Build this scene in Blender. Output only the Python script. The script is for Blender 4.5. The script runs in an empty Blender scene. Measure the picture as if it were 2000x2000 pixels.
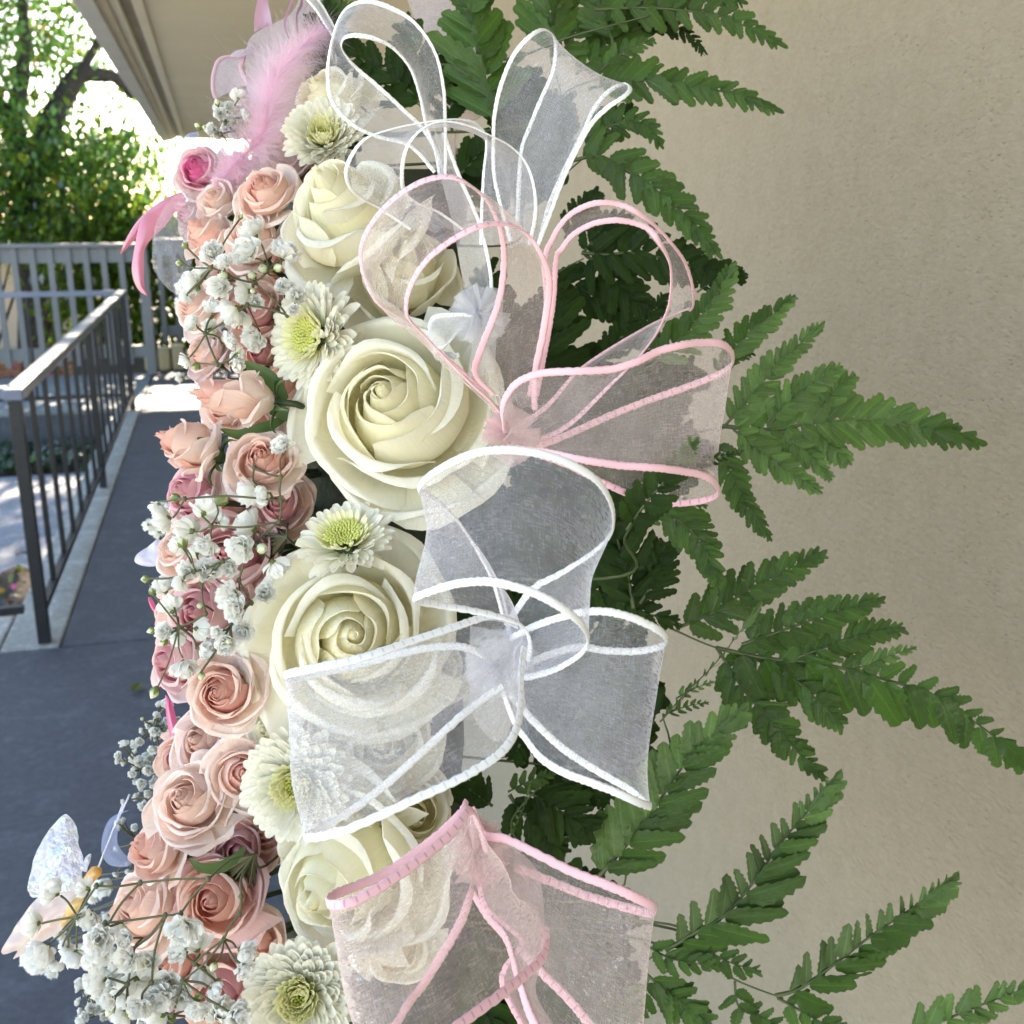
import bpy, bmesh, math, random
from mathutils import Vector, Matrix, noise
R = math.radians
rng = random.Random(7)
sc = bpy.context.scene
COL = sc.collection

# ------------------------------------------------------------------ camera, sky, sun, exposure
F = 2100.0                                   # focal length in pixels of the 2000 px picture
PITCH, YAW = 15.57, 15.25
CAM = Vector((0, 0, 1.45))
M3 = Matrix.Rotation(R(-YAW), 3, 'Z') @ Matrix.Rotation(R(90 - PITCH), 3, 'X')
cam_data = bpy.data.cameras.new('camera')
cam = bpy.data.objects.new('camera', cam_data); COL.objects.link(cam)
cam.matrix_world = Matrix.Translation(CAM) @ M3.to_4x4()
cam_data.sensor_width = 36; cam_data.lens = 36 * F / 2000
cam_data.clip_start = .02; cam_data.clip_end = 900
cam_data.dof.use_dof = True; cam_data.dof.focus_distance = .46; cam_data.dof.aperture_fstop = 22
sc.camera = cam

w = bpy.data.worlds.new('World'); sc.world = w; w.use_nodes = True
SUN = Vector((.070, .875, .48)).normalized()
el = math.asin(SUN.z); az = math.atan2(SUN.x, SUN.y)
nt = w.node_tree; bg = nt.nodes['Background']
sky = nt.nodes.new('ShaderNodeTexSky'); sky.sky_type = 'NISHITA'; sky.sun_disc = False
sky.dust_density = .35; sky.ozone_density = 2.0; sky.sun_elevation = el; sky.sun_rotation = az
nt.links.new(sky.outputs[0], bg.inputs[0]); bg.inputs[1].default_value = .14
sl = bpy.data.lights.new('sun', 'SUN'); sl.energy = 4.6; sl.angle = R(.53); sl.color = (1, .95, .87)
so = bpy.data.objects.new('sun', sl); COL.objects.link(so)
so.rotation_euler = SUN.to_track_quat('Z', 'Y').to_euler(); so.location = (0, 20, 20)
sc.view_settings.view_transform = 'Standard'; sc.view_settings.look = 'None'
sc.view_settings.exposure = 2.67; sc.view_settings.gamma = 1; sc.view_settings.use_white_balance = True; sc.view_settings.white_balance_temperature = 7900; sc.view_settings.white_balance_tint = 12; sc.view_settings.use_curve_mapping = False
sc.render.engine = 'CYCLES'
sc.cycles.transparent_max_bounces = 24; sc.cycles.max_bounces = 8
sc.cycles.use_denoising = True

# ------------------------------------------------------------------ helpers
def P(px, py, d):
    return CAM + M3 @ Vector(((px - 1000) / F * d, (1000 - py) / F * d, -d))
def V(r, u, t):
    return (M3 @ Vector((r, u, t))).normalized()
TOCAM = V(0, 0, 1)
def C1(u, v): return (600 + .33644 * u, .33644 * v)
def C2(u, v): return (700 + .3882 * u, 500 + .3882 * v)
def C3(u, v): return (550 + .41408 * u, 850 + .41408 * v)
def C4(u, v): return (600 + .3882 * u, 1500 + .3882 * v)
def A1(u, v): return (.2588 * u, .2588 * v)
def A2(u, v): return (.2588 * u, 450 + .2588 * v)
def A3(u, v): return (.2588 * u, 900 + .2588 * v)
def A4(u, v): return (.33644 * u, 1350 + .33644 * v)
def A5(u, v): return (350 + .31056 * u, .31056 * v)
def A6(u, v): return (350 + .33644 * u, 550 + .33644 * v)
def B5(u, v): return (1000 + .31056 * u, .31056 * v)
def B6(u, v): return (1200 + .41408 * u, 500 + .41408 * v)
def B7(u, v): return (1200 + .41408 * u, 1000 + .41408 * v)
def B8(u, v): return (1100 + .46584 * u, 1400 + .46584 * v)
def Z1(u, v): return (300 + .18116 * u, 400 + .18116 * v)
def Z2(u, v): return (260 + .18634 * u, 900 + .18634 * v)
def Z3(u, v): return (.20704 * u, 1600 + .20704 * v)
def Z4(u, v): return (300 + .20704 * u, 1650 + .20704 * v)
def Z7(u, v): return (850 + .2588 * u, 1350 + .2588 * v)

def tag(o, label=None, cat=None, group=None, kind=None):
    if label: o['label'] = label
    if cat: o['category'] = cat
    if group: o['group'] = group
    if kind: o['kind'] = kind
    return o
def empty(name, mw, label, cat, group=None):
    o = bpy.data.objects.new(name, None); COL.objects.link(o)
    o.empty_display_size = .01
    o.matrix_world = mw if isinstance(mw, Matrix) else Matrix.Translation(mw)
    return tag(o, label, cat, group)
def link(name, me, parent=None, mb=None):
    o = bpy.data.objects.new(name, me); COL.objects.link(o)
    if parent is not None: o.parent = parent
    if mb is not None: o.matrix_basis = mb
    return o
class MB:
    """collects verts / faces / uvs for one mesh"""
    def __init__(s): s.v = []; s.f = []; s.uv = []; s.mi = []
    def grid(s, pts, uvs=None, close=False, mi=0):
        n, m = len(pts), len(pts[0]); b = len(s.v)
        for r in pts: s.v += [tuple(p) for p in r]
        for i in range(n - 1):
            for j in range(m if close else m - 1):
                k = (j + 1) % m
                s.f.append((b + i * m + j, b + i * m + k, b + (i + 1) * m + k, b + (i + 1) * m + j)); s.mi.append(mi)
                if uvs: s.uv += [uvs[i][j], uvs[i][k], uvs[i + 1][k], uvs[i + 1][j]]
                else: s.uv += [(0, 0)] * 4
        return s
    def poly(s, pts, mi=0):
        b = len(s.v); s.v += [tuple(p) for p in pts]
        s.f.append(tuple(range(b, b + len(pts)))); s.uv += [(0, 0)] * len(pts); s.mi.append(mi); return s
    def box(s, lo, hi, mi=0):
        x0, y0, z0 = lo; x1, y1, z1 = hi; b = len(s.v)
        s.v += [(x0,y0,z0),(x1,y0,z0),(x1,y1,z0),(x0,y1,z0),(x0,y0,z1),(x1,y0,z1),(x1,y1,z1),(x0,y1,z1)]
        for f in ((0,3,2,1),(4,5,6,7),(0,1,5,4),(1,2,6,5),(2,3,7,6),(3,0,4,7)):
            s.f.append(tuple(b + i for i in f)); s.uv += [(0, 0)] * 4; s.mi.append(mi)
        return s
    def tube(s, pts, rad, n=6, mi=0):
        pts = [Vector(p) for p in pts]; rows = []; up = None
        for i, p in enumerate(pts):
            t = (pts[min(i + 1, len(pts) - 1)] - pts[max(i - 1, 0)]).normalized()
            if up is None: up = t.orthogonal().normalized()
            up = (up - t * up.dot(t)).normalized(); sd = t.cross(up)
            r = rad[i] if isinstance(rad, (list, tuple)) else rad
            rows.append([p + (up * math.cos(a) + sd * math.sin(a)) * r for a in [2 * math.pi * k / n for k in range(n)]])
        s.grid(rows, close=True, mi=mi)
        b = len(s.v)
        s.f.append(tuple(b - n + k for k in range(n))); s.uv += [(0, 0)] * n; s.mi.append(mi)
        return s
    def mesh(s, name, mats, smooth=True):
        me = bpy.data.meshes.new(name); me.from_pydata(s.v, [], s.f)
        ul = me.uv_layers.new(name='UVMap')
        flat = [c for uv in s.uv for c in uv]
        ul.data.foreach_set('uv', flat)
        for m in (mats if isinstance(mats, (list, tuple)) else [mats]): me.materials.append(m)
        me.polygons.foreach_set('material_index', s.mi)
        if smooth: me.polygons.foreach_set('use_smooth', [True] * len(s.f))
        me.update(); return me
    def obj(s, name, mats, parent=None, smooth=True, mb=None, bevel=0):
        o = link(name, s.mesh(name, mats, smooth), parent, mb)
        if bevel:
            b = o.modifiers.new('bevel', 'BEVEL'); b.width = bevel; b.segments = 2; b.limit_method = 'ANGLE'
        return o
def cr(pts, per=8):
    """Catmull-Rom through points (Vectors)"""
    pts = [Vector(p) for p in pts]; out = []
    for i in range(len(pts) - 1):
        p0 = pts[max(i - 1, 0)]; p1 = pts[i]; p2 = pts[i + 1]; p3 = pts[min(i + 2, len(pts) - 1)]
        for k in range(per):
            t = k / per
            out.append(.5 * ((2 * p1) + (p2 - p0) * t + (2 * p0 - 5 * p1 + 4 * p2 - p3) * t * t + (3 * p1 - p0 - 3 * p2 + p3) * t ** 3))
    out.append(pts[-1]); return out

# ------------------------------------------------------------------ materials
def nodes(name):
    m = bpy.data.materials.new(name); m.use_nodes = True
    t = m.node_tree; t.nodes.clear()
    out = t.nodes.new('ShaderNodeOutputMaterial')
    return m, t, out
def N(t, kind, **kw):
    n = t.nodes.new('ShaderNode' + kind)
    for k, v in kw.items():
        if k in n.inputs: n.inputs[k].default_value = v
        else: setattr(n, k, v)
    return n
def L(t, a, b): t.links.new(a, b)
def rgba(c): return (c[0], c[1], c[2], 1)
def ramp(t, fac, stops):
    r = t.nodes.new('ShaderNodeValToRGB')
    e = r.color_ramp.elements
    while len(e) < len(stops): e.new(.5)
    for x, (p, c) in zip(e, stops): x.position = p; x.color = rgba(c) if not isinstance(c, (int, float)) else (c, c, c, 1)
    L(t, fac, r.inputs[0]); return r.outputs[0]
def mixc(t, f, a, b, mode='MIX'):
    n = t.nodes.new('ShaderNodeMix'); n.data_type = 'RGBA'; n.blend_type = mode
    if isinstance(f, (int, float)): n.inputs[0].default_value = f
    else: L(t, f, n.inputs[0])
    for s, x in ((6, a), (7, b)):
        if isinstance(x, (tuple, list)): n.inputs[s].default_value = rgba(x)
        else: L(t, x, n.inputs[s])
    return n.outputs[2]
def noise_n(t, scale, detail=4, coord='Object', rough=.55, sx=None):
    tc = N(t, 'TexCoord'); n = N(t, 'TexNoise'); n.inputs['Scale'].default_value = scale
    n.inputs['Detail'].default_value = detail; n.inputs['Roughness'].default_value = rough
    src = tc.outputs[coord]
    if sx:
        mp = N(t, 'Mapping'); mp.inputs['Scale'].default_value = sx; L(t, src, mp.inputs[0]); src = mp.outputs[0]
    L(t, src, n.inputs['Vector']); return n.outputs[0]
def bump(t, h, strength, dist):
    b = N(t, 'Bump'); b.inputs['Strength'].default_value = strength; b.inputs['Distance'].default_value = dist
    L(t, h, b.inputs['Height']); return b.outputs[0]
def solid(name, col, rough=.6, col2=None, nscale=8, bscale=0, bstr=.3, bdist=.01, metal=0, spec=.5, detail=5):
    m, t, out = nodes(name); b = N(t, 'BsdfPrincipled'); b.inputs['Roughness'].default_value = rough
    b.inputs['Metallic'].default_value = metal; b.inputs['Specular IOR Level'].default_value = spec
    if col2: L(t, ramp(t, noise_n(t, nscale, detail), [(.3, col), (.7, col2)]), b.inputs[0])
    else: b.inputs[0].default_value = rgba(col)
    if bscale: L(t, bump(t, noise_n(t, bscale, 4), bstr, bdist), b.inputs['Normal'])
    L(t, b.outputs[0], out.inputs[0]); return m
def thin(name, col_base, col_tip, transl=.35, gloss=.04, rough=.45, vein=0, mid=None, var=.08, nscale=60, vstops=(.15, .8), rib=0):
    """thin living tissue (petal, leaf): diffuse + light through it; colour runs from base to tip along UV v"""
    m, t, out = nodes(name)
    tc = N(t, 'TexCoord'); sp = N(t, 'SeparateXYZ'); L(t, tc.outputs['UV'], sp.inputs[0])
    st = [(vstops[0], col_base), (vstops[1], col_tip)]
    if mid: st.insert(1, ((vstops[0] + vstops[1]) / 2, mid))
    c = ramp(t, sp.outputs[1], st)
    oi = N(t, 'ObjectInfo'); rv = ramp(t, oi.outputs['Random'], [(0, 1 - var), (1, 1 + var)])
    c = mixc(t, 1, c, rv, 'MULTIPLY')
    nn = noise_n(t, nscale, 3); c = mixc(t, 1, c, ramp(t, nn, [(.3, 1 - var), (.7, 1 + var * .5)]), 'MULTIPLY')
    if rib: c = mixc(t, 1, c, ramp(t, sp.outputs[0], [(.44, 1.0), (.495, rib), (.505, rib), (.56, 1.0)]), 'MULTIPLY')
    d = N(t, 'BsdfDiffuse'); tr = N(t, 'BsdfTranslucent'); g = N(t, 'BsdfGlossy'); g.inputs['Roughness'].default_value = rough
    L(t, c, d.inputs[0]); L(t, c, tr.inputs[0])
    if vein:
        wv = N(t, 'TexNoise'); mp = N(t, 'Mapping'); mp.inputs['Scale'].default_value = (26, 1.2, 1)
        L(t, tc.outputs['UV'], mp.inputs[0]); L(t, mp.outputs[0], wv.inputs['Vector']); wv.inputs['Scale'].default_value = 1.5
        nb = bump(t, wv.outputs[0], vein, .002)
        for q in (d, tr, g): L(t, nb, q.inputs['Normal'])
    m1 = N(t, 'MixShader'); m1.inputs[0].default_value = transl; L(t, d.outputs[0], m1.inputs[1]); L(t, tr.outputs[0], m1.inputs[2])
    m2 = N(t, 'MixShader'); m2.inputs[0].default_value = gloss; L(t, m1.outputs[0], m2.inputs[1]); L(t, g.outputs[0], m2.inputs[2])
    L(t, m2.outputs[0], out.inputs[0]); return m
def organza(name, col, alpha, sparkle=.5):
    """sheer woven ribbon: UV is in metres (along, across)"""
    m, t, out = nodes(name)
    tc = N(t, 'TexCoord')
    def thread(sx, sy, sc_=1.0):
        mp = N(t, 'Mapping'); mp.inputs['Scale'].default_value = (sx, sy, 1); L(t, tc.outputs['UV'], mp.inputs[0])
        n = N(t, 'TexNoise'); n.inputs['Scale'].default_value = sc_; n.inputs['Detail'].default_value = 2; L(t, mp.outputs[0], n.inputs['Vector']); return n.outputs[0]
    wa = thread(260, 2300); wb = thread(2300, 260)
    big = thread(70, 90)
    mx = N(t, 'Math', operation='ADD'); L(t, wa, mx.inputs[0]); L(t, wb, mx.inputs[1])
    md = N(t, 'Math', operation='MULTIPLY'); md.inputs[1].default_value = .5; L(t, mx.outputs[0], md.inputs[0])
    a = ramp(t, md.outputs[0], [(.38, alpha - .07), (.64, alpha + .09)])
    a2 = N(t, 'Math', operation='ADD'); L(t, a, a2.inputs[0])
    bm = N(t, 'MapRange'); bm.inputs['From Min'].default_value = .3; bm.inputs['From Max'].default_value = .7
    bm.inputs['To Min'].default_value = -.04; bm.inputs['To Max'].default_value = .05; L(t, big, bm.inputs[0]); L(t, bm.outputs[0], a2.inputs[1])
    lw = N(t, 'LayerWeight'); lw.inputs[0].default_value = .35
    pw = N(t, 'Math', operation='POWER'); pw.inputs[1].default_value = 2.5; L(t, lw.outputs['Facing'], pw.inputs[0])
    a3 = N(t, 'Math', operation='MULTIPLY_ADD'); a3.inputs[1].default_value = .70; a3.use_clamp = True
    L(t, pw.outputs[0], a3.inputs[0]); L(t, a2.outputs[0], a3.inputs[2])
    d = N(t, 'BsdfDiffuse'); d.inputs[0].default_value = rgba(col); tr = N(t, 'BsdfTranslucent'); tr.inputs[0].default_value = rgba(col)
    g = N(t, 'BsdfGlossy'); g.inputs['Roughness'].default_value = .22; g.inputs[0].default_value = (1, 1, 1, 1)
    spn = thread(220, 1300); nb = bump(t, spn, 1.0, .0035); L(t, nb, g.inputs['Normal'])
    m1 = N(t, 'MixShader'); m1.inputs[0].default_value = .5; L(t, d.outputs[0], m1.inputs[1]); L(t, tr.outputs[0], m1.inputs[2])
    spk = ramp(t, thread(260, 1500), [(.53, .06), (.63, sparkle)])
    zone = ramp(t, thread(22, 16), [(.38, .35), (.60, 1.0)]); spk = mixc(t, 1, spk, zone, 'MULTIPLY')  # random gloss patches imitate where the sheen would fall
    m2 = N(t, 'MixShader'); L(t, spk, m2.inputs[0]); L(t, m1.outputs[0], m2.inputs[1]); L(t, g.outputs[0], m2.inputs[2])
    tp = N(t, 'BsdfTransparent')
    m3 = N(t, 'MixShader'); L(t, a3.outputs[0], m3.inputs[0]); L(t, tp.outputs[0], m3.inputs[1]); L(t, m2.outputs[0], m3.inputs[2])
    L(t, m3.outputs[0], out.inputs[0]); return m
def concrete(name, c1, c2, rough=.75, stain=1.2):
    m, t, out = nodes(name); b = N(t, 'BsdfPrincipled'); b.inputs['Roughness'].default_value = rough
    c = ramp(t, noise_n(t, stain, 8, rough=.65), [(.3, c1), (.72, c2)])
    c = mixc(t, .5, c, ramp(t, noise_n(t, 45, 6, rough=.7), [(.35, tuple(x * .72 for x in c1)), (.7, tuple(min(1, x * 1.25) for x in c2))]))
    c = mixc(t, 1, c, ramp(t, noise_n(t, 9, 7, rough=.75), [(.50, 1.0), (.70, 1.7)]), 'MULTIPLY')
    L(t, c, b.inputs[0]); L(t, bump(t, noise_n(t, 220, 5), .5, .003), b.inputs['Normal'])
    L(t, b.outputs[0], out.inputs[0]); return m

MAT = {}
MAT['walk'] = concrete('walk_concrete', (.036, .042, .056), (.060, .067, .084))
MAT['kerb'] = concrete('kerb_concrete', (.20, .21, .20), (.34, .34, .31))
MAT['path'] = concrete('path_concrete', (.14, .15, .17), (.24, .25, .27))
MAT['retain'] = concrete('retaining_concrete', (.035, .045, .06), (.06, .07, .085))
MAT['landing'] = concrete('landing_concrete', (.11, .14, .15), (.17, .20, .21))
MAT['soil'] = solid('soil', (.03, .02, .014), .95, (.10, .07, .045), 6, 40, .8, .03)
MAT['ground'] = solid('ground', (.40, .36, .30), .9, (.48, .44, .37), .5, 10, .3, .02)  # kept pale so its unseen sunlit part bounces fill onto eave and flowers
MAT['fence_paint'] = solid('fence_paint', (.115, .122, .13), .5, (.15, .155, .162), 3, 60, .15, .002)
MAT['rail_paint'] = solid('rail_paint', (.006, .008, .013), .42, (.011, .013, .019), 20, 90, .12, .001, spec=.35)
MAT['handrail'] = solid('handrail_sky_tint', (.085, .115, .18), .35, (.115, .145, .21), 10, 120, .1, .001, spec=.5)  # sky reflection on the black rail put into its blue colour
MAT['eave_grey'] = solid('eave_grey_paint', (.60, .60, .56), .6, (.68, .68, .62), 5, 50, .3, .004)
MAT['eave_tan'] = solid('eave_tan_paint', (.55, .46, .32), .6, (.62, .53, .38), 4, 50, .3, .004)
MAT['eave_cream'] = solid('eave_cream_paint', (.76, .70, .54), .6, (.82, .76, .62), 4, 50, .3, .004)
MAT['eave_brown'] = solid('eave_brown_paint', (.30, .25, .18), .65, (.38, .32, .24), 6, 50, .3, .004)
MAT['soffit'] = solid('soffit_plaster', (.80, .72, .52), .85, (.86, .78, .60), 2.2, 90, .35, .006)
MAT['pink_wall'] = solid('pink_render', (.48, .36, .33), .85, (.58, .46, .42), 1.5, 30, .2, .01)
MAT['bark'] = solid('bark', (.018, .015, .014), .9, (.05, .04, .035), 5, 22, .9, .03)
MAT['clay'] = solid('clay_edging', (.45, .22, .12), .8, (.55, .32, .2), 8)
MAT['stone'] = solid('edging_stone', (.45, .36, .2), .85, (.58, .50, .32), 6, 30, .4, .01)
MAT['foam'] = solid('floral_foam', (.022, .035, .02), .95, (.045, .05, .03), 30, 200, .6, .004)
MAT['wire'] = solid('stand_wire', (.05, .06, .05), .4, metal=.6)
MAT['dark'] = solid('dark_glass', (.02, .02, .025), .1)
def stucco():
    m, t, out = nodes('wall_stucco'); b = N(t, 'BsdfPrincipled'); b.inputs['Roughness'].default_value = .82
    b.inputs['Specular IOR Level'].default_value = .3
    c = ramp(t, noise_n(t, 2.0, 5), [(.3, (.262, .217, .153)), (.7, (.297, .249, .181))])
    c = mixc(t, .35, c, ramp(t, noise_n(t, 40, 5), [(.3, (.244, .202, .141)), (.7, (.314, .266, .198))]))
    c = mixc(t, 1, c, ramp(t, noise_n(t, 240, 3, sx=(1, .55, 1)), [(.32, .94), (.68, 1.05)]), 'MULTIPLY')  # grain-sized tone imitates light and shade on the stucco relief
    L(t, c, b.inputs[0])
    v = N(t, 'TexVoronoi'); v.inputs['Scale'].default_value = 330; tc = N(t, 'TexCoord'); mp = N(t, 'Mapping'); mp.inputs['Scale'].default_value = (1, .5, 1); L(t, tc.outputs['Object'], mp.inputs[0]); L(t, mp.outputs[0], v.inputs['Vector'])
    vi = ramp(t, v.outputs['Distance'], [(.0, 1.0), (.34, 0.0)])
    msk = ramp(t, noise_n(t, 75, 3), [(.46, 0), (.66, 1)])
    gr = mixc(t, 1, vi, msk, 'MULTIPLY')
    n2 = noise_n(t, 240, 3, sx=(1, .5, 1)); n3 = noise_n(t, 28, 3, sx=(1, .5, 1))
    h = N(t, 'Math', operation='MULTIPLY_ADD'); h.inputs[1].default_value = 1.6; L(t, n2, h.inputs[0]); L(t, gr, h.inputs[2])
    h2 = N(t, 'Math', operation='MULTIPLY_ADD'); h2.inputs[1].default_value = .45; L(t, n3, h2.inputs[0]); L(t, h.outputs[0], h2.inputs[2])
    L(t, bump(t, h2.outputs[0], .62, .0026), b.inputs['Normal'])
    L(t, b.outputs[0], out.inputs[0]); return m
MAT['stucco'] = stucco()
MAT['wr_in'] = thin('white_rose_heart', (.95, .88, .58), (.97, .935, .76), .44, .03, vein=.25, var=.03)
MAT['wr_mid'] = thin('white_rose_petal', (.955, .90, .66), (.97, .945, .83), .44, .03, vein=.25, var=.03)
MAT['wr_out'] = thin('white_rose_outer_petal', (.95, .90, .66), (.965, .935, .82), .40, .03, vein=.3, var=.03)
MAT['pr_in'] = thin('coral_rose_heart', (.91, .47, .39), (.93, .60, .51), .42, .03, vein=.25, var=.10)
MAT['pr_mid'] = thin('peach_rose_petal', (.93, .64, .52), (.94, .70, .61), .42, .03, vein=.25, var=.10)
MAT['pr_out'] = thin('pale_peach_rose_petal', (.94, .76, .64), (.95, .78, .71), .4, .03, vein=.25, var=.08)
MAT['pk_in'] = thin('hot_pink_rose_heart', (.82, .10, .32), (.86, .18, .42), .4, .03, vein=.2)
MAT['pk_mid'] = thin('pink_rose_petal', (.78, .36, .44), (.84, .48, .55), .4, .03, vein=.2)
MAT['pk_out'] = thin('blush_rose_petal', (.80, .62, .56), (.84, .66, .64), .4, .03, vein=.2)
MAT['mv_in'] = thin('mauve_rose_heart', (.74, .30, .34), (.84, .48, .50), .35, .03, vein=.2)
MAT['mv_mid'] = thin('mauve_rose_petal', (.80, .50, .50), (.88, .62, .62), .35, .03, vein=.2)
MAT['ch_disc'] = thin('chrysanthemum_disc', (.36, .42, .06), (.74, .76, .24), .25, .04, var=.12, vstops=(.1, .95))
MAT['ch_in'] = thin('chrysanthemum_inner_floret', (.82, .82, .32), (.94, .92, .66), .35, .03, var=.05, vstops=(.1, .9))
MAT['ch_out'] = thin('chrysanthemum_ray', (.88, .86, .50), (.94, .92, .82), .40, .03, var=.03, vstops=(.05, .5))
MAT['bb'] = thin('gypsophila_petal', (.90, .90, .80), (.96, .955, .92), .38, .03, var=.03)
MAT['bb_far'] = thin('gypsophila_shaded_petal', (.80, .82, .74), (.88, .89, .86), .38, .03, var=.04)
MAT['bud'] = thin('gypsophila_bud', (.52, .60, .28), (.80, .82, .62), .3, .03, var=.06, vstops=(.2, .8))
MAT['calyx'] = thin('gypsophila_calyx', (.16, .21, .05), (.28, .33, .10), .25, .05, var=.2)
MAT['stem'] = solid('gypsophila_stem', (.06, .07, .025), .6, (.11, .11, .05), 60)
MAT['rstem'] = solid('rose_stem', (.018, .035, .01), .6, (.03, .05, .015), 40)
MAT['sepal'] = thin('rose_sepal', (.05, .12, .025), (.09, .17, .04), .3, .08)
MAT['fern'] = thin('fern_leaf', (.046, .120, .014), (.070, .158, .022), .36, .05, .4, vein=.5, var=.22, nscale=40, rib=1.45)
MAT['fern_dark'] = thin('fern_leaf_dark', (.016, .045, .004), (.024, .060, .006), .25, .025, .4, vein=.5, var=.22, nscale=40, rib=1.45)  # darker leaf, with self-shading of the inner fronds put into its colour
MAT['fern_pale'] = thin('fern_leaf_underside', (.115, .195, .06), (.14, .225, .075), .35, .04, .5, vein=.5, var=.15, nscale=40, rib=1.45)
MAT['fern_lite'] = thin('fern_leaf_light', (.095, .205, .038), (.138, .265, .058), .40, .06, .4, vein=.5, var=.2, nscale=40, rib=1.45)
MAT['fern_stem'] = solid('fern_stem', (.04, .07, .018), .5, (.075, .10, .035), 80)
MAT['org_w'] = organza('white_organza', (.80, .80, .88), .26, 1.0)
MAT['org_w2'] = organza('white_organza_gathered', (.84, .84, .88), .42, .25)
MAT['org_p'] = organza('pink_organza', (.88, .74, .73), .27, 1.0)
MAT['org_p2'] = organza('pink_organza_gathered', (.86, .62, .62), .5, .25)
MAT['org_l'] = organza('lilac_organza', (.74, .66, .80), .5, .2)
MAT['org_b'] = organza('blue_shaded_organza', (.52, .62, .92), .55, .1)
def cord(name, c, dark):
    m, t, out = nodes(name); b = N(t, 'BsdfPrincipled'); b.inputs['Roughness'].default_value = .6; b.inputs['Sheen Weight'].default_value = .3
    tc = N(t, 'TexCoord'); sp = N(t, 'SeparateXYZ'); L(t, tc.outputs['UV'], sp.inputs[0])
    ml = N(t, 'Math', operation='MULTIPLY'); ml.inputs[1].default_value = 250 ; L(t, sp.outputs[0], ml.inputs[0])
    fr = N(t, 'Math', operation='FRACT'); L(t, ml.outputs[0], fr.inputs[0])
    a = ramp(t, fr.outputs[0], [(.42, 0), (.5, 1), (.58, 1), (.66, 0)])
    vv = ramp(t, sp.outputs[1], [(.12, 0), (.2, 1), (.34, 1), (.42, 0)])
    f = mixc(t, 1, a, vv, 'MULTIPLY')
    L(t, mixc(t, f, c, dark), b.inputs[0])
    L(t, bump(t, noise_n(t, 1800, 3), .5, .0005), b.inputs['Normal'])
    L(t, b.outputs[0], out.inputs[0]); return m
MAT['cord_w'] = cord('white_ribbon_edge', (.86, .87, .88), (.62, .64, .70))
MAT['cord_p'] = cord('pink_ribbon_edge', (.86, .50, .56), (.55, .28, .34))
MAT['cord_l'] = cord('mauve_ribbon_edge', (.56, .36, .46), (.4, .25, .33))
MAT['satin'] = thin('pink_satin', (.78, .26, .36), (.80, .32, .42), .35, .14, .3, var=.05)
MAT['satin_hot'] = thin('hot_pink_satin', (.88, .16, .36), (.88, .22, .42), .35, .14, .3, var=.05)
MAT['satin_m'] = thin('mauve_satin', (.58, .34, .46), (.62, .38, .50), .4, .12, .3, var=.05)
MAT['feather'] = thin('pink_feather', (.86, .60, .72), (.90, .73, .83), .5, .02, var=.12)
def sheerify(m, a):
    t = m.node_tree; out = t.nodes['Material Output']; s = out.inputs[0].links[0].from_socket
    mx = N(t, 'MixShader'); mx.inputs[0].default_value = a; tp = N(t, 'BsdfTransparent'); L(t, tp.outputs[0], mx.inputs[1]); L(t, s, mx.inputs[2]); L(t, mx.outputs[0], out.inputs[0])
sheerify(MAT['feather'], .45)
def iris(name):
    m, t, out = nodes(name)
    n = noise_n(t, 95, 3); c = ramp(t, n, [(.30, (.97, .97, 1)), (.42, (.80, .82, 1)), (.52, (.97, .97, .98)), (.60, (.82, .98, .95)), (.70, (1, .90, .94))])
    b = bump(t, noise_n(t, 210, 4), 1.0, .004); d = N(t, 'BsdfDiffuse'); tr = N(t, 'BsdfTranslucent'); g = N(t, 'BsdfGlossy'); g.inputs['Roughness'].default_value = .18
    for q in (d, tr, g): L(t, c, q.inputs[0]); L(t, b, q.inputs['Normal'])
    m1 = N(t, 'MixShader'); m1.inputs[0].default_value = .55; L(t, d.outputs[0], m1.inputs[1]); L(t, tr.outputs[0], m1.inputs[2])
    m2 = N(t, 'MixShader'); m2.inputs[0].default_value = .28; L(t, m1.outputs[0], m2.inputs[1]); L(t, g.outputs[0], m2.inputs[2])
    L(t, m2.outputs[0], out.inputs[0]); sheerify(m, .82); return m
MAT['wing'] = iris('butterfly_wing')
MAT['wing_peach'] = thin('butterfly_peach_wing', (.92, .62, .52), (.90, .74, .68), .5, .1, .3, var=.03)
MAT['wing_gold'] = thin('butterfly_gold_patch', (.85, .5, .12), (.90, .66, .25), .4, .1, .3)
MAT['wing_lilac'] = thin('butterfly_lilac_wing', (.72, .70, .88), (.80, .78, .94), .5, .06, .35, var=.02)
MAT['leaf_a'] = thin('tree_leaf', (.065, .165, .030), (.10, .23, .045), .5, .06, .35, var=.4, nscale=.8)
MAT['leaf_y'] = thin('tree_leaf_yellow', (.15, .20, .025), (.22, .26, .04), .55, .05, .4, var=.3, nscale=.8)
MAT['leaf_o'] = thin('tree_leaf_orange', (.40, .16, .05), (.48, .22, .07), .5, .05, .4, var=.2)
MAT['hedge'] = thin('hedge_leaf', (.10, .20, .015), (.20, .31, .03), .55, .02, .4, var=.35)
MAT['ivy'] = thin('ivy_leaf', (.02, .06, .025), (.05, .10, .05), .3, .12, .3, var=.3)
MAT['bract'] = thin('pink_bract', (.85, .10, .30), (.88, .2, .42), .4, .03)

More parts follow.
